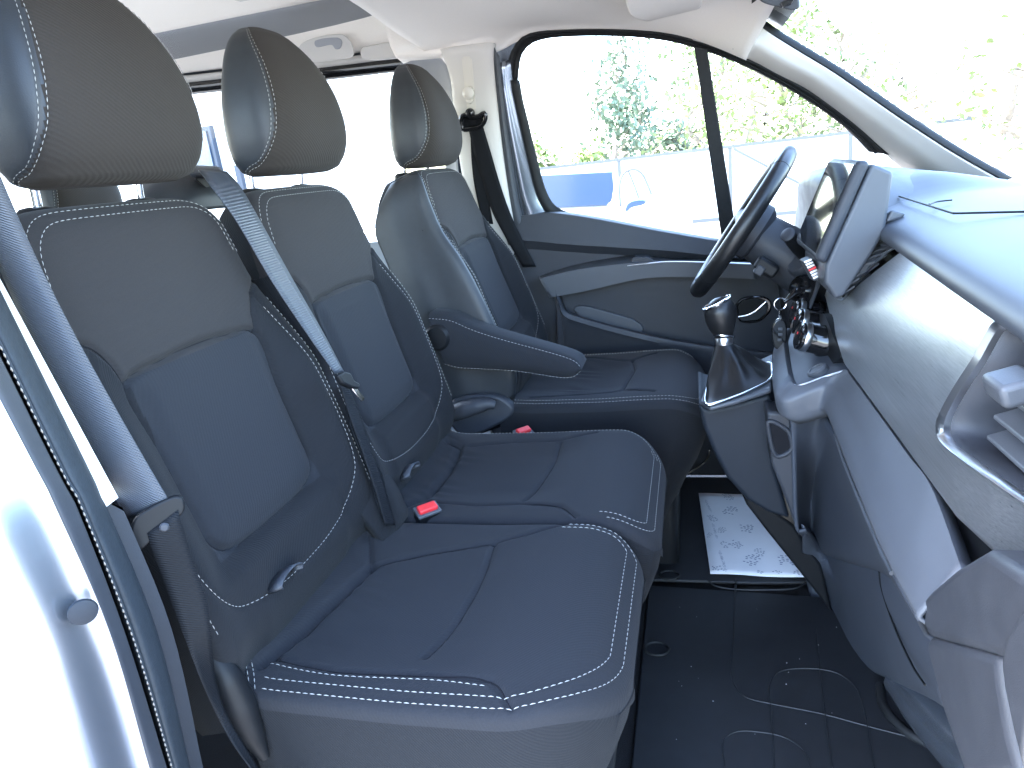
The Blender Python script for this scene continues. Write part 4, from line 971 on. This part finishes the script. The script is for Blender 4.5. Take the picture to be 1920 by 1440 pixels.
lathe('power_socket_cap', [(.017, -.006), (.019, -.004), (.019, .004), (.016, .007), (.013, .0072), (.0125, .0055), (.004, .0055)], sk_, (-.55, 0, .83), 'plastic_mid', dash, seg=30)
for (px, py, y) in ((1497, 584, .29), (1502, 604, .20), (1508, 632, .11)):
    c = at(px, py, y=y); ax_ = np.array([-.95, -.12, .30])
    kn = lathe('climate_knob', [(.031, -.045), (.030, -.030), (.027, -.026), (.0265, .004), (.0255, .010), (.021, .0125), (.004, .013)], c, ax_, 'gloss_black', dash, seg=36)
    lathe('knob_ring', [(.0268, -.006), (.0275, -.004), (.0275, .003), (.0266, .005)], c, ax_, 'satin_metal', kn, seg=36)
    a_ = ax_/np.linalg.norm(ax_); box('knob_mark', c+a_*.0145+np.array([.0, -.012, .008]), (.004, .004, .0015), 'red_plastic', kn, 0, ax=((0, 1, 0), np.cross(a_, (0, 1, 0)), a_))
# fascia under the ledge: glovebox, lower cover, cubby
GPt = [at(1480, 784, y=.026), at(1540, 770, x=.945), at(1560, 797, x=.955), at(1600, 885, x=.955), at(1642, 992, x=.955), at(1690, 1090, x=.955), at(1730, 1160, x=.96)]
GPm = [at(1484, 860, y=.026), at(1530, 880, x=.955), at(1560, 905, x=.965), at(1600, 955, x=.972), at(1640, 1015, x=.975), at(1690, 1100, x=.975), at(1740, 1180, x=.98)]
GPb = [at(1490, 986, y=.026), at(1520, 1012, x=.955), at(1560, 1030, x=.975), at(1605, 1046, x=.985), at(1650, 1062, x=.99), at(1700, 1105, x=.99), at(1745, 1190, x=.99)]
GPu = [p+np.array([.02, 0, -.012]) for p in GPb]
loft('glovebox_panel', [GPt, GPm, GPb, GPu], 'glove_plastic', dash, 50, 8, thick=.006, sharp=60)
LPt = [p+np.array([.012, 0, .004]) for p in GPb]
LPm = [at(1508, 1060, x=.94), at(1545, 1090, x=.98), at(1590, 1110, x=.995), at(1640, 1130, x=1.0), at(1680, 1160, x=1.0), at(1730, 1210, x=1.0), at(1770, 1270, x=1.0)]
LPb = [at(1538, 1150, x=.98), at(1570, 1195, x=1.005), at(1610, 1236, x=1.02), at(1650, 1255, x=1.03), at(1700, 1278, x=1.03), at(1745, 1300, x=1.03), at(1790, 1330, x=1.03)]
LPu = [p+np.array([.06, .01, -.01]) for p in LPb]
loft('lower_cover', [LPt, LPm, LPb, LPu], 'glove_plastic', dash, 50, 8, thick=.006, sharp=60)
tube('cover_joint', [p+np.array([-.002, 0, 0]) for p in crom([at(*q, x=.995) for q in ((1650, 1062), (1655, 1100), (1680, 1175), (1715, 1250), (1738, 1285))], 30)], .0016, 'plastic_black', dash, seg=6)
lip_ = crom([at(*q, x=.948) for q in ((1566, 815), (1580, 860), (1610, 935), (1650, 1030), (1672, 1075))], 30)
tube('glovebox_edge', lip_, .003, 'plastic_mid', dash, seg=8)
# cubby beside the gear console
fr_ = crom([at(*q, y=.0285) for q in ((1440, 792), (1447, 790), (1470, 802), (1480, 812), (1484, 842), (1460, 856), (1450, 846), (1443, 818))], 48, closed=True)
cc = np.mean(fr_, 0)
tube('cubby_rim', fr_, .0045, 'plastic', dash, closed=True, seg=10)
prism('cubby_hole_shade', cc+(fr_-cc)*1.0+np.array([0, -.0006, 0]), (.0, .004, 0), 'seam', dash)  # flat black plate on the wall, paints the darkness of the hole
prism('stack_side', [at(*q, y=.0295) for q in ((1438, 772), (1484, 776), (1490, 860), (1500, 1010), (1478, 950), (1446, 870))], (0, .07, 0), 'plastic', dash, .006)
# near end caps
e1 = [at(*q, x=.928) for q in ((1713, 1138), (1745, 1104), (1788, 1066), (1846, 1030), (1950, 1098), (1950, 1215), (1868, 1232), (1800, 1212), (1740, 1196))]
box('dash_end_core', (1.04, -.62, .50), (.12, .25, .26), 'plastic_black', dash, .01)
prism('end_cap_upper', e1, (.06, 0, 0), 'plastic', dash, .008, seg=4)
e2 = [at(*q, x=.928) for q in ((1733, 1205), (1742, 1192), (1868, 1228), (1874, 1290), (1890, 1380), (1910, 1460), (1810, 1460), (1765, 1330))]
prism('end_cap_lower', e2, (.09, 0, 0), 'plastic', dash, .008, seg=4)
e3 = [at(*q, x=.918) for q in ((1871, 1232), (1880, 1190), (1902, 1150), (1945, 1110), (2000, 1100), (2000, 1500), (1917, 1460), (1895, 1370), (1878, 1290))]
prism('end_cap_outer', e3, (.07, 0, 0), 'plastic', dash, .008, seg=4)
# ---- centre vent beside the screen
rv = [atf(*q, .003) for q in ((1582, 556), (1600, 536), (1625, 505), (1655, 470), (1690, 452))]
rv2 = [at(1572, 555, y=.03), at(1590, 525, y=.03), at(1612, 495, y=.03), at(1640, 462, y=.03), at(1668, 440, y=.03)]
loft('centre_vent_back', [rv, [p+np.array([.03, .02, 0]) for p in rv2]], 'plastic_black', dash, 20, 4)
for k in range(9):
    t = (k+.5)/9; a = crom(rv, 50)[int(t*49)]; b_ = crom(rv2, 50)[int(t*49)]
    prism('centre_vent_slat', [a+np.array([.004, 0, 0]), b_+np.array([.004, 0, 0]), b_+np.array([.022, 0, .012]), a+np.array([.02, 0, .012])], (.001, 0, -.003), 'plastic_mid', dash)
tube('trim_edge', [p+np.array([-.002, 0, 0]) for p in crom([atf(*q) for q in ((1532, 520), (1556, 541), (1580, 562), (1605, 536), (1660, 478), (1700, 458), (1725, 455))], 60)], .0016, 'satin_metal', dash, seg=6)

# ---- touch screen
scn = thing('touch_screen', (.97, .10, .78), 'tall grey-cased touch screen standing up from the dashboard centre', 'screen')
sA, sB, sC, sD = (at(*q, y=.0) for q in ((1609, 299), (1634, 303), (1549, 497), (1528, 487)))
slab = [sA, sB, sC, sD]
prism('bezel', slab, (0, .235, 0), 'plastic', scn, .008, seg=5)
dn = np.cross(sA-sD, (0, 1, 0)); dn /= np.linalg.norm(dn); dn = dn if dn[0] < 0 else -dn
fD, fA = sD+(sA-sD)*.06+dn*.0012, sD+(sA-sD)*.95+dn*.0012
prism('screen_face', [fD+np.array([0, .008, 0]), fA+np.array([0, .008, 0]), fA+np.array([0, .225, 0]), fD+np.array([0, .225, 0])], dn*.0006, 'screen_glass', scn)
prism('case_back', [at(*q, y=.006) for q in ((1635, 306), (1676, 323), (1661, 432), (1640, 470), (1583, 556), (1566, 562), (1546, 530), (1548, 498))], (0, .222, 0), 'plastic_mid', scn, .006, seg=4)
ft = [at(*q, y=.01) for q in ((1660, 418), (1690, 410), (1700, 400), (1672, 392))]
prism('case_foot', ft, (0, .12, -.03), 'plastic_mid', scn, .004)
# button strip under the screen
bs = thing('button_strip', at(1522, 505, y=.10), 'pale ribbed row of switches below the touch screen', 'switch row')
q_ = [at(*q, y=.08) for q in ((1506, 490), (1522, 483), (1542, 520), (1527, 528))]
prism('strip_base', q_, (.0, .05, -.004), 'plastic_mid', bs, .002)
for k in range(7):
    t = (k+.7)/7.6; a, b_ = q_[0]*(1-t)+q_[3]*t, q_[1]*(1-t)+q_[2]*t
    box('switch', (a+b_)/2+np.array([-.001, -.001, .001]), (np.linalg.norm(b_-a)*.9, .004, .003), 'red_plastic' if k == 3 else 'satin_metal', bs, .0008, ax=(b_-a, q_[3]-q_[0], np.cross(b_-a, q_[3]-q_[0])))

# ---- steering wheel and column
swc = np.array([.835, .44, .803]); wu = np.array([.21, 0, .30]); wu /= np.linalg.norm(wu); wv = np.array([math.sin(.085), math.cos(.085), 0]); wn = np.cross(wv, wu); wn /= np.linalg.norm(wn); wn = wn if wn[0] < 0 else -wn
sw = thing('steering_wheel', swc, 'black leather steering wheel seen edge-on in front of the far window', 'steering wheel')
rim_p = [swc+.172*(math.cos(t)*wu+math.sin(t)*wv) for t in np.linspace(0, 2*math.pi, 96, endpoint=False)]
tube('rim', rim_p, .0185, 'wheel_leather', sw, closed=True, seg=20)
for t in (.62, -.62, 2.3, -2.3):
    c = swc+.172*(math.cos(t)*wu+math.sin(t)*wv); tg = -math.sin(t)*wu+math.cos(t)*wv
    lathe('rim_seam', [(.0180, -.0016), (.0190, 0), (.0180, .0016)], c, tg, 'plastic_black', sw, seg=24)
lathe('hub', [(.004, .012), (.03, .011), (.055, .004), (.066, -.010), (.066, -.03), (.05, -.045)], swc-wn*.012, wn, 'plastic', sw, seg=40)
lathe('hub_badge', [(.018, 0), (.018, .002), (.012, .003)], swc+wn*.0005, wn, 'chrome', sw, seg=4)
for ang, w_ in ((math.pi/2, .045), (-math.pi/2, .045), (math.pi, .05)):
    dr = math.cos(ang)*wu+math.sin(ang)*wv; sd_ = np.cross(wn, dr)
    for s0, m_, nm in ((0, 'plastic', 'spoke'),):
        G = []
        for t in np.linspace(0, 1, 10):
            c = swc+dr*(.045+.118*t)-wn*(.022*(1-t)+.002); hw_ = w_*(1-.45*t)*.5
            G.append([c+sd_*hw_*k+wn*.006*(1-k*k) for k in (-1, -.6, 0, .6, 1)])
        grid(nm, G, m_, sw, thick=.014)
    tube('spoke_trim', [swc+dr*(.05+.11*t)-wn*(.018*(1-t)-.004)+sd_*w_*(.5-.2*t) for t in np.linspace(0, 1, 10)], .0028, 'chrome', sw, seg=8)
colm = thing('steering_column', swc-wn*.15, 'black column shroud with stalks behind the steering wheel', 'steering column')
ca_ = -wn
def ring_(d, a, b, dz=0): return [swc+ca_*d+np.array([0, 0, dz])+math.cos(t)*wu*b+math.sin(t)*wv*a for t in np.linspace(0, 2*math.pi, 36, endpoint=False)]
grid('shroud', np.stack([ring_(.035, .03, .03), ring_(.045, .062, .055, -.006), ring_(.10, .070, .062, -.010), ring_(.18, .070, .065, -.012), ring_(.26, .06, .055, -.012)]), 'plastic', colm, cv=True)
tube('wiper_stalk', [at(1477, 440, y=.285), at(1486, 450, y=.30), at(1505, 475, y=.335), at(1518, 495, y=.38)], [.0135, .0155, .0125, .012], 'plastic_black', colm, n=20, seg=18)
lathe('stalk_cap', [(.0145, 0), (.015, .006), (.011, .009), (.004, .0095)], at(1479, 442, y=.290), at(1477, 440, y=.285)-at(1486, 450, y=.30), 'plastic', colm, seg=24)
lathe('stalk_collar', [(.026, 0), (.026, .012), (.020, .02)], at(1504, 500, y=.36), (-.6, -.5, .5), 'plastic', colm, seg=28)
box('audio_lever', at(1437, 500, y=.34), (.05, .035, .028), 'plastic_black', colm, .006, ax=(wn, wv, wu))
box('audio_wheel', at(1424, 506, y=.335), (.02, .03, .022), 'plastic', colm, .004, ax=(wn, wv, wu))
# instrument hood and the dash under the wheel
hood = []
for y in np.linspace(.16, .76, 24):
    e = 1-abs((y-.46)/.31)**3
    e = max(e, 0); hood.append([(.985, y, .70), (.995-.01*e, y, .79+.02*e), (1.01-.03*e, y, .815+.075*e), (1.06, y, .825+.082*e), (1.16, y, .81+.08*e)])
grid('instrument_hood', np.stack([crom_even(np.array(h), 20) for h in hood]), 'plastic_mid', dash)
grid('knee_panel', np.array([[(.985, y, .71), (.955, y, .62), (.97, y, .50), (1.03, y, .34), (1.12, y, .28)] for y in (.27, .4, .6, .79)]), 'plastic', dash, thick=.006)
lathe('ignition_lock', [(.030, -.02), (.030, 0), (.026, .006), (.020, .007), (.020, .0)], at(1500, 540, y=.30), (-.75, -.45, .4), 'gloss_black', dash, seg=32)

# ---- key hanging from the ignition
key = thing('car_key', at(1462, 615, y=.26), 'black remote key fob on a steel ring hanging from the ignition lock', 'key')
tube('key_blade_head', [at(1505, 545, y=.29), at(1492, 548, y=.275), at(1478, 560, y=.265), at(1470, 566, y=.262)], [.011, .010, .006, .003], 'gloss_black', key, n=16, seg=14)
rc_ = at(1463, 570, y=.26); rr_ = np.linalg.norm(at(1475, 570, y=.26)-rc_)
tube('key_ring', [rc_+rr_*(math.cos(t)*np.array([.97, .2, 0])+math.sin(t)*np.array([0, 0, 1])) for t in np.linspace(0, 2*math.pi, 40, endpoint=False)], .0013, 'chrome', key, closed=True, seg=8)
tube('key_link', [at(1463, 582, y=.26), at(1461, 590, y=.26), at(1464, 598, y=.26)], .0022, 'chrome', key, n=8, seg=8)
fob = crom([at(*q, y=.26) for q in ((1455, 601), (1462, 598), (1470, 601), (1475, 610), (1476, 630), (1472, 648), (1462, 656), (1452, 652), (1447, 632), (1448, 612))], 40, closed=True)
prism('fob', fob, (0, .012, 0), 'gloss_black', key, .003)
for q in ((1463, 617), (1463, 627), (1462, 637)): box('fob_button', at(*q, y=.2595), (.009, .002, .006), 'plastic_mid', key, .001)

# ---- gear console and lever
gc = thing('gear_console', (.82, .2, .3), 'grey gear console block jutting out below the dashboard centre', 'console')
CPL, CNL = (.73, .1, .497), (-.22, 0, 1)
def atc(px, py, dz=0): return atp(px, py, (.73, .1, .497+dz), CNL)
side = [at(*q, y=.095) for q in ((1309, 757), (1330, 768), (1380, 756), (1446, 738), (1450, 790), (1452, 870), (1482, 975), (1440, 962), (1400, 938), (1362, 896), (1338, 850), (1318, 800))]
prism('console_body', side, (0, .235, 0), 'console_plastic', gc, .012, seg=5)
lowc = [at(*q, y=.12) for q in ((1385, 915), (1488, 985), (1540, 1060), (1560, 1150), (1530, 1112), (1490, 1062), (1440, 1000), (1400, 948))]
prism('console_foot', lowc, (0, .18, 0), 'plastic_black', gc, .006)
ct = [atc(*q, .004) for q in ((1312, 752), (1331, 763), (1380, 750), (1446, 728), (1450, 662), (1404, 684), (1340, 700), (1322, 724))]
prism('console_top', ct, (0, 0, -.01), 'plastic_mid', gc, .004)
rg_ = np.array([atc(*q, .008) for q in ((1322, 742), (1323, 756), (1331, 759), (1370, 746), (1410, 730), (1444, 711), (1447, 690), (1443, 680), (1425, 683), (1402, 692), (1360, 700), (1332, 715))])
tube('chrome_frame', crom(rg_, 90, closed=True), .0026, 'chrome', gc, closed=True, seg=10)
gl = thing('gear_lever', atc(1370, 725), 'gear lever with leather knob and gathered black gaiter', 'gear lever')
base = crom(rg_, 48, closed=True); cb = np.mean(base, 0); neck_c = at(1357, 643, y=.185); ax_g = np.array([.02, .05, 1.0])
neck = [neck_c+np.array([.017*math.cos(t), .017*math.sin(t), 0]) for t in np.linspace(0, 2*math.pi, 48, endpoint=False)]
# line up the neck ring with the base ring
neck = np.array(neck); best = min(range(48), key=lambda k: sum(np.linalg.norm((base-cb)[i][:2]/np.linalg.norm((base-cb)[i][:2])-(neck-neck_c)[(i+k) % 48][:2]/.017) for i in range(0, 48, 6)))
neck = np.roll(neck, -best, 0); best2 = None
if sum(np.linalg.norm((base-cb)[i][:2]/np.linalg.norm((base-cb)[i][:2])-(neck-neck_c)[i][:2]/.017) for i in range(48)) > 30:
    neck = neck[::-1]; best = min(range(48), key=lambda k: sum(np.linalg.norm((base-cb)[i][:2]/np.linalg.norm((base-cb)[i][:2])-(np.roll(neck, -k, 0)-neck_c)[i][:2]/.017) for i in range(0, 48, 6))); neck = np.roll(neck, -best, 0)
Gb = []
for k, t in enumerate(np.linspace(0, 1, 22)):
    w_ = t**.75; r_ = base*(1-w_)+neck*w_
    r_ = r_+np.array([0, 0, 1])*0; r_[:, 2] = base[:, 2]*(1-t)+neck[:, 2]*t
    fold = np.array([math.sin(4*2*math.pi*i/48+t*2)+.5*math.sin(9*2*math.pi*i/48-t*3) for i in range(48)])*.006*math.sin(math.pi*min(t*1.1, 1))
    cn = np.mean(r_, 0); dr = r_-cn; dr /= np.linalg.norm(dr, axis=1)[:, None]+1e-9
    Gb.append(r_+dr*fold[:, None])
grid('gaiter', Gb, 'wheel_leather', gl, cv=True, sharp=80)
kl = np.array(Gb)[:, 8]
stitches('stitching', np.array(Gb)[:, 30]+np.array([-.002, -.001, .001]), 'thread', gl, up=(-.7, -.6, .2))
lathe('collar', [(.0175, -.004), (.0185, .004), (.0175, .012), (.016, .014)], neck_c, ax_g, 'satin_metal', gl, seg=30)
# knob: egg leaning forward
kc_ = at(1352, 594, y=.185); H0 = neck_c+np.array([0, 0, .010]); kt = at(1350, 556, y=.185)
hk = np.linspace(0, 1, 26); L_ = kt[2]-H0[2]
Gk = []
for t in hk:
    r_ = ip(t, [0, .08, .25, .5, .75, .9, .97, 1], [.017, .019, .0255, .031, .029, .020, .011, .001]); xo = ip(t, [0, .3, .6, 1], [0, -.004, -.005, -.002])
    Gk.append([H0+np.array([xo+r_*1.0*math.cos(a), r_*.86*math.sin(a), L_*t]) for a in np.linspace(0, 2*math.pi, 40, endpoint=False)])
grid('knob', Gk, 'wheel_leather', gl, cv=True, sharp=80)
cr = [H0+np.array([-.004+.026*math.cos(a)-.008, .021*math.sin(a), L_*.86+.012*math.cos(a)]) for a in np.linspace(0, 2*math.pi, 40, endpoint=False)]
tube('knob_trim', cr, .0028, 'chrome', gl, closed=True, seg=8)
tube('knob_trim', [H0+np.array([.0195*math.cos(a), .0168*math.sin(a), .005+.006*math.cos(a+2.2)]) for a in np.linspace(0, 2*math.pi, 40, endpoint=False)], .0024, 'chrome', gl, closed=True, seg=8)
# ------------------------------------------------------------------ second-row seats glimpsed behind
for i, (yy, lb) in enumerate(((-.46, 'dark rear headrest at the far left edge behind the near seat'), (0.0, 'rear seat behind the gap between the bench headrests'), (.42, 'rear seat behind the middle headrest'))):
    t = thing('rear_chair', (-.95, yy, 0), lb, 'seat', 'second-row seats')
    box('backrest', (-.98, yy, .60), (.14, .44, .62), 'fabric_side', t, .05, seg=5)
    box('seat_cushion', (-.74, yy, .36), (.46, .44, .14), 'fabric_side', t, .05, seg=5)
    headrest('headrest', (-1.0, yy, .955 if i else 1.02), t, post=(.03, .05), k=.95)

# ------------------------------------------------------------------ outside
GZ = -.65
struct(mk('ground', [(-150, -150, GZ), (150, -150, GZ), (150, 150, GZ), (-150, 150, GZ)], [(0, 1, 2, 3)], 'asphalt', smooth=False))
fence = thing('yard_fence', (2, 14.8, GZ), 'pale sheet-metal yard fence with posts and diagonal braces beyond the far window', 'fence')
FY = 14.8; ft_ = .96
for k in range(5):
    x0 = -5.5+k*2.35
    box('fence_panel', (x0+1.17, FY+.03, (GZ+ft_)/2+.06), (2.33, .03, ft_-GZ-.16), 'white_sheet', fence, 0)
    box('fence_post', (x0, FY, (GZ+ft_)/2), (.07, .07, ft_-GZ), 'fence_post', fence, 0)
    if k % 2 == 1:
        a, b_ = np.array([x0+.08, FY-.02, ft_-.06]), np.array([x0+2.25, FY-.02, GZ+.15]); d = b_-a
        box('fence_brace', (a+b_)/2, (np.linalg.norm(d), .04, .05), 'fence_post', fence, 0, ax=(d, (0, 1, 0), np.cross(d, (0, 1, 0))))
box('top_rail', (.35, FY-.02, ft_), (11.8, .06, .06), 'fence_post', fence, 0)
box('bottom_rail', (.35, FY-.02, GZ+.12), (11.8, .06, .08), 'fence_post', fence, 0)
gp = thing('gate_post', (-5.9, 14.2, GZ), 'pair of grey gate posts at the left end of the fence', 'gate post')
for x in (-6.1, -5.55): box('post', (x, 14.2, .2), (.28, .2, 1.75), 'fence_post', gp, .02)
prism('post_brace', [(-5.45, 14.2, .80), (-4.6, 14.2, .45), (-4.6, 14.2, .30), (-5.45, 14.2, .60)], (0, .08, 0), 'blue_frame', gp)
stuff(mk('grass_strip', [(x+dx, FY-.35+dy, GZ+dz) for x in np.linspace(3.5, 7.5, 260) for (dx, dy, dz) in ((-.02+.05*math.sin(x*91), .12*math.sin(x*57), 0), (.02+.05*math.sin(x*91), .12*math.sin(x*57), 0), (.08*math.sin(x*33), .12*math.sin(x*57)-.05, .12+.16*abs(math.sin(x*71))))], [(3*i, 3*i+1, 3*i+2) for i in range(260)], 'grass', smooth=False))['label'] = 'tufts of green grass at the foot of the fence'

# parked white car: side glass, mirror, wheels
car = thing('parked_car', (-1.2, 8.6, GZ), 'parked white car with blue-tinted side window beyond the far door', 'car')
cy0 = 8.5
prof = [(-4.2, GZ+.25), (-4.2, .35), (-3.6, .45), (-3.0, .78), (-1.2, .80), (-.35, .40), (.55, .28), (.72, .05), (.75, GZ+.25)]
prism('body', [(x, cy0, z) for x, z in prof], (0, 1.7, 0), 'car_white', car, .06, seg=4)
wq = [at(1046, 380, y=cy0-.01), at(1044, 320, y=cy0-.01), at(1148, 322, y=cy0-.01), at(1151, 350, y=cy0-.01), at(1147, 376, y=cy0-.01), at(1138, 385, y=cy0-.01)]
wq[0] = wq[0]+np.array([-1.2, 0, 0]); wq[1] = wq[1]+np.array([-.9, 0, 0])
mat('car_glass', (.028, .052, .10), .12, spec=.6)
prism('side_window', wq, (0, .02, 0), 'car_glass', car, .01)
prism('window_trim', [w_+np.array([0, .008, -.02]) for w_ in (wq[0], wq[5])]+[wq[5]+np.array([0, .008, .0]), wq[0]+np.array([0, .008, .0])], (0, .02, 0), 'fence_post', car)
mr = crom([at(*q, y=cy0-.012) for q in ((1163, 388), (1161, 360), (1163, 338), (1172, 322), (1190, 317), (1204, 326), (1214, 345), (1222, 365))], 30)
mat('clear_car_glass', (.62, .66, .68), .1, spec=.6)
prism('front_window', list(mr)+[at(1200, 392, y=cy0-.012)], (0, .015, 0), 'clear_car_glass', car)
tube('window_surround', mr+np.array([0, -.01, 0]), .016, 'fence_post', car, seg=8)
tube('window_pillar', [at(1178, 320, y=cy0-.02), at(1190, 350, y=cy0-.02), at(1198, 372, y=cy0-.02)], .012, 'fence_post', car, n=10, seg=6)
prism('door_mirror', crom([at(*q, y=cy0-.25) for q in ((1172, 392), (1180, 379), (1208, 375), (1210, 382), (1182, 390), (1174, 398))], 24, closed=True), (.03, .12, 0), 'car_glass', car, .01)
for x in (-3.4, -.05):
    wl = lathe('wheel', [(.32, 0), (.32, .18), (.30, .19)], (x, cy0-.02, GZ+.32), (0, 1, 0), 'tyre', car, seg=32)
    lathe('wheel_rim', [(.20, 0), (.19, .02), (.05, .03)], (x, cy0-.021, GZ+.32), (0, -1, 0), 'satin_metal', wl, seg=24)

# white building seen through the far rear windows
bld = thing('white_building', (-7, 7.5, GZ), 'white brick building seen through the rear side windows', 'building')
box('wall', (-8.5, 9.0, 1.6), (9.5, .3, 4.5), 'brickwork', bld, 0)
wc = at(385, 288, y=8.8); 
wf = box('window', wc+np.array([-.25, 0, -.1]), (.95, .10, 1.0), 'blue_frame', bld, .01)
box('pane', wc+np.array([-.25, -.06, -.1]), (.80, .03, .85), 'car_glass', wf, 0)
box('downpipe', at(458, 365, y=8.7), (.09, .09, .9), 'blue_frame', bld, 0)

# trees
def tree(name, x, y, h, r, mt, label, seed, n=900, group='trees beyond the yard', slim=False, ls=.16):
    g = random.Random(seed); t = thing(name, (x, y, GZ), label, 'tree', group)
    pts = [(x+g.uniform(-.15, .15)*k, y+g.uniform(-.15, .15)*k, GZ+h*.8*k/6) for k in range(7)]
    tube('trunk', pts, [.16*h/8, .03], 'bark', t, n=14, seg=9)
    lb = []
    V, F = [], []
    nb_ = 16
    cl = []
    for k in range(nb_):
        f = .28+.68*k/nb_; a = g.uniform(0, 6.28); rr2 = r*(1-.75*f if slim else math.sin(math.pi*min(.95, f*.9+.12)))*g.uniform(.55, 1)
        b0 = np.array(pts[0])*(1-f)+np.array(pts[-1])*f; b0[2] = GZ+h*.8*f
        e = b0+np.array([math.cos(a)*rr2, math.sin(a)*rr2, h*.07]); lb.append((b0, e))
        for q in range(3): cl.append(b0+(e-b0)*(.45+.3*q)+np.array([g.gauss(0, .2), g.gauss(0, .2), g.gauss(0, .15)]))
    VV, FF = [], []
    for a, b_ in lb:
        d = b_-a; s = np.cross(d, (0, 0, 1)); s = s/(np.linalg.norm(s)+1e-9); u = np.cross(s, d); u = u/(np.linalg.norm(u)+1e-9); k = len(VV)
        for p, rr3 in ((a, .045), (b_, .012)):
            for q in range(4): VV.append(p+rr3*(math.cos(q*1.571)*s+math.sin(q*1.571)*u))
        for q in range(4): FF.append((k+q, k+(q+1) % 4, k+4+(q+1) % 4, k+4+q))
    mk('limbs', VV, FF, 'bark', t)
    for _ in range(n):
        c = cl[g.randrange(len(cl))]; p = c+np.array([g.gauss(0, r*.17), g.gauss(0, r*.17), g.gauss(0, r*.14)])
        d = np.array([g.gauss(0, 1), g.gauss(0, 1), g.gauss(0, 1)]); d /= np.linalg.norm(d)+1e-9; s = np.cross(d, (g.gauss(0, 1), g.gauss(0, 1), g.gauss(0, 1))); s /= np.linalg.norm(s)+1e-9
        l = ls*g.uniform(.6, 1.3); k = len(V)
        V += [p-d*l*.5, p+s*l*.28, p+d*l*.5, p-s*l*.28]; F.append((k, k+1, k+2, k+3))
    stuff(mk('crown', V, F, mt, t, smooth=False))
def tx(px, py, y): return at(px, py, y=y)[0]
tree('pine_tree', tx(1150, 265, 22), 22, 6.2, 1.5, 'leaf_dark', 'tall slim tree standing beyond the fence, middle of the far window', 1, slim=True, ls=.24)
tree('pine_tree', tx(1195, 265, 25), 25, 4.8, 1.6, 'leaf_dark', 'darker mid-height tree just right of the tall slim tree', 2, slim=True, ls=.24)
tree('broadleaf_tree', tx(1245, 270, 24), 24, 3.3, 1.0, 'leaf_dark', 'small dark tree above the fence, centre of the far window', 3, ls=.2)
tree('broadleaf_tree', tx(1285, 262, 24), 24, 2.6, .8, 'leaf_dark', 'lowest dark tree left of the window divider', 4, n=1200, ls=.2)
tree('broadleaf_tree', tx(1310, 200, 20), 20, 6.0, 1.6, 'leaf', 'green tree behind the window divider bar', 5, ls=.2)
tree('broadleaf_tree', tx(1420, 170, 16), 16.5, 5.6, 2.2, 'leaf_light', 'light green leafy tree right of the window divider', 6, n=1500, ls=.17)
tree('broadleaf_tree', tx(1510, 200, 18), 18, 5.2, 1.8, 'leaf', 'green tree seen above the steering wheel', 7, n=1200, ls=.17)
tree('broadleaf_tree', tx(1010, 230, 20), 20, 2.9, 1.0, 'leaf_light', 'low bush at the left side of the far window', 8, n=1400, ls=.18)
tree('broadleaf_tree', tx(1080, 250, 20), 20, 2.4, .8, 'leaf_light', 'small bush beside the gate posts', 9, n=1000, ls=.18)
def ptree(px, py, y, **k):
    p = at(px, py, y=y); return p
for (px, py, yy, h_, r_, mt_, lb_, sd_) in ((1880, 60, 13.0, 0, 1.5, 'leaf_light', 'big light green tree filling the windscreen corner at upper right', 10), (1760, 110, 15, 0, 1.6, 'leaf_light', 'leafy tree in the middle of the windscreen view', 11), (1620, 60, 17, 0, 1.5, 'leaf', 'sparse tree above the pale windscreen pillar', 12)):
    p = at(px, py, y=yy); tree('broadleaf_tree', p[0], yy, (p[2]-GZ)/.62, r_, mt_, lb_, sd_, n=420, ls=.16)
# grit lying on the rubber mats
gv, gf = [], []
for i in range(20):
    px_, py_ = rnd.uniform(1250, 1640), rnd.uniform(1120, 1430); p = at(px_, py_, z=.0092); r_ = rnd.uniform(.0005, .0012); k = len(gv)
    gv += [p+np.array(q)*r_ for q in ((1, 0, 0), (0, 1, 0), (-1, 0, 0), (0, -1, 0), (0, 0, 1))]; gf += [(k, k+1, k+4), (k+1, k+2, k+4), (k+2, k+3, k+4), (k+3, k, k+4)]
g_ = stuff(mk('floor_grit', gv, gf, 'paper', smooth=False)); g_['label'] = 'tiny pale specks of grit scattered on the near rubber mat'
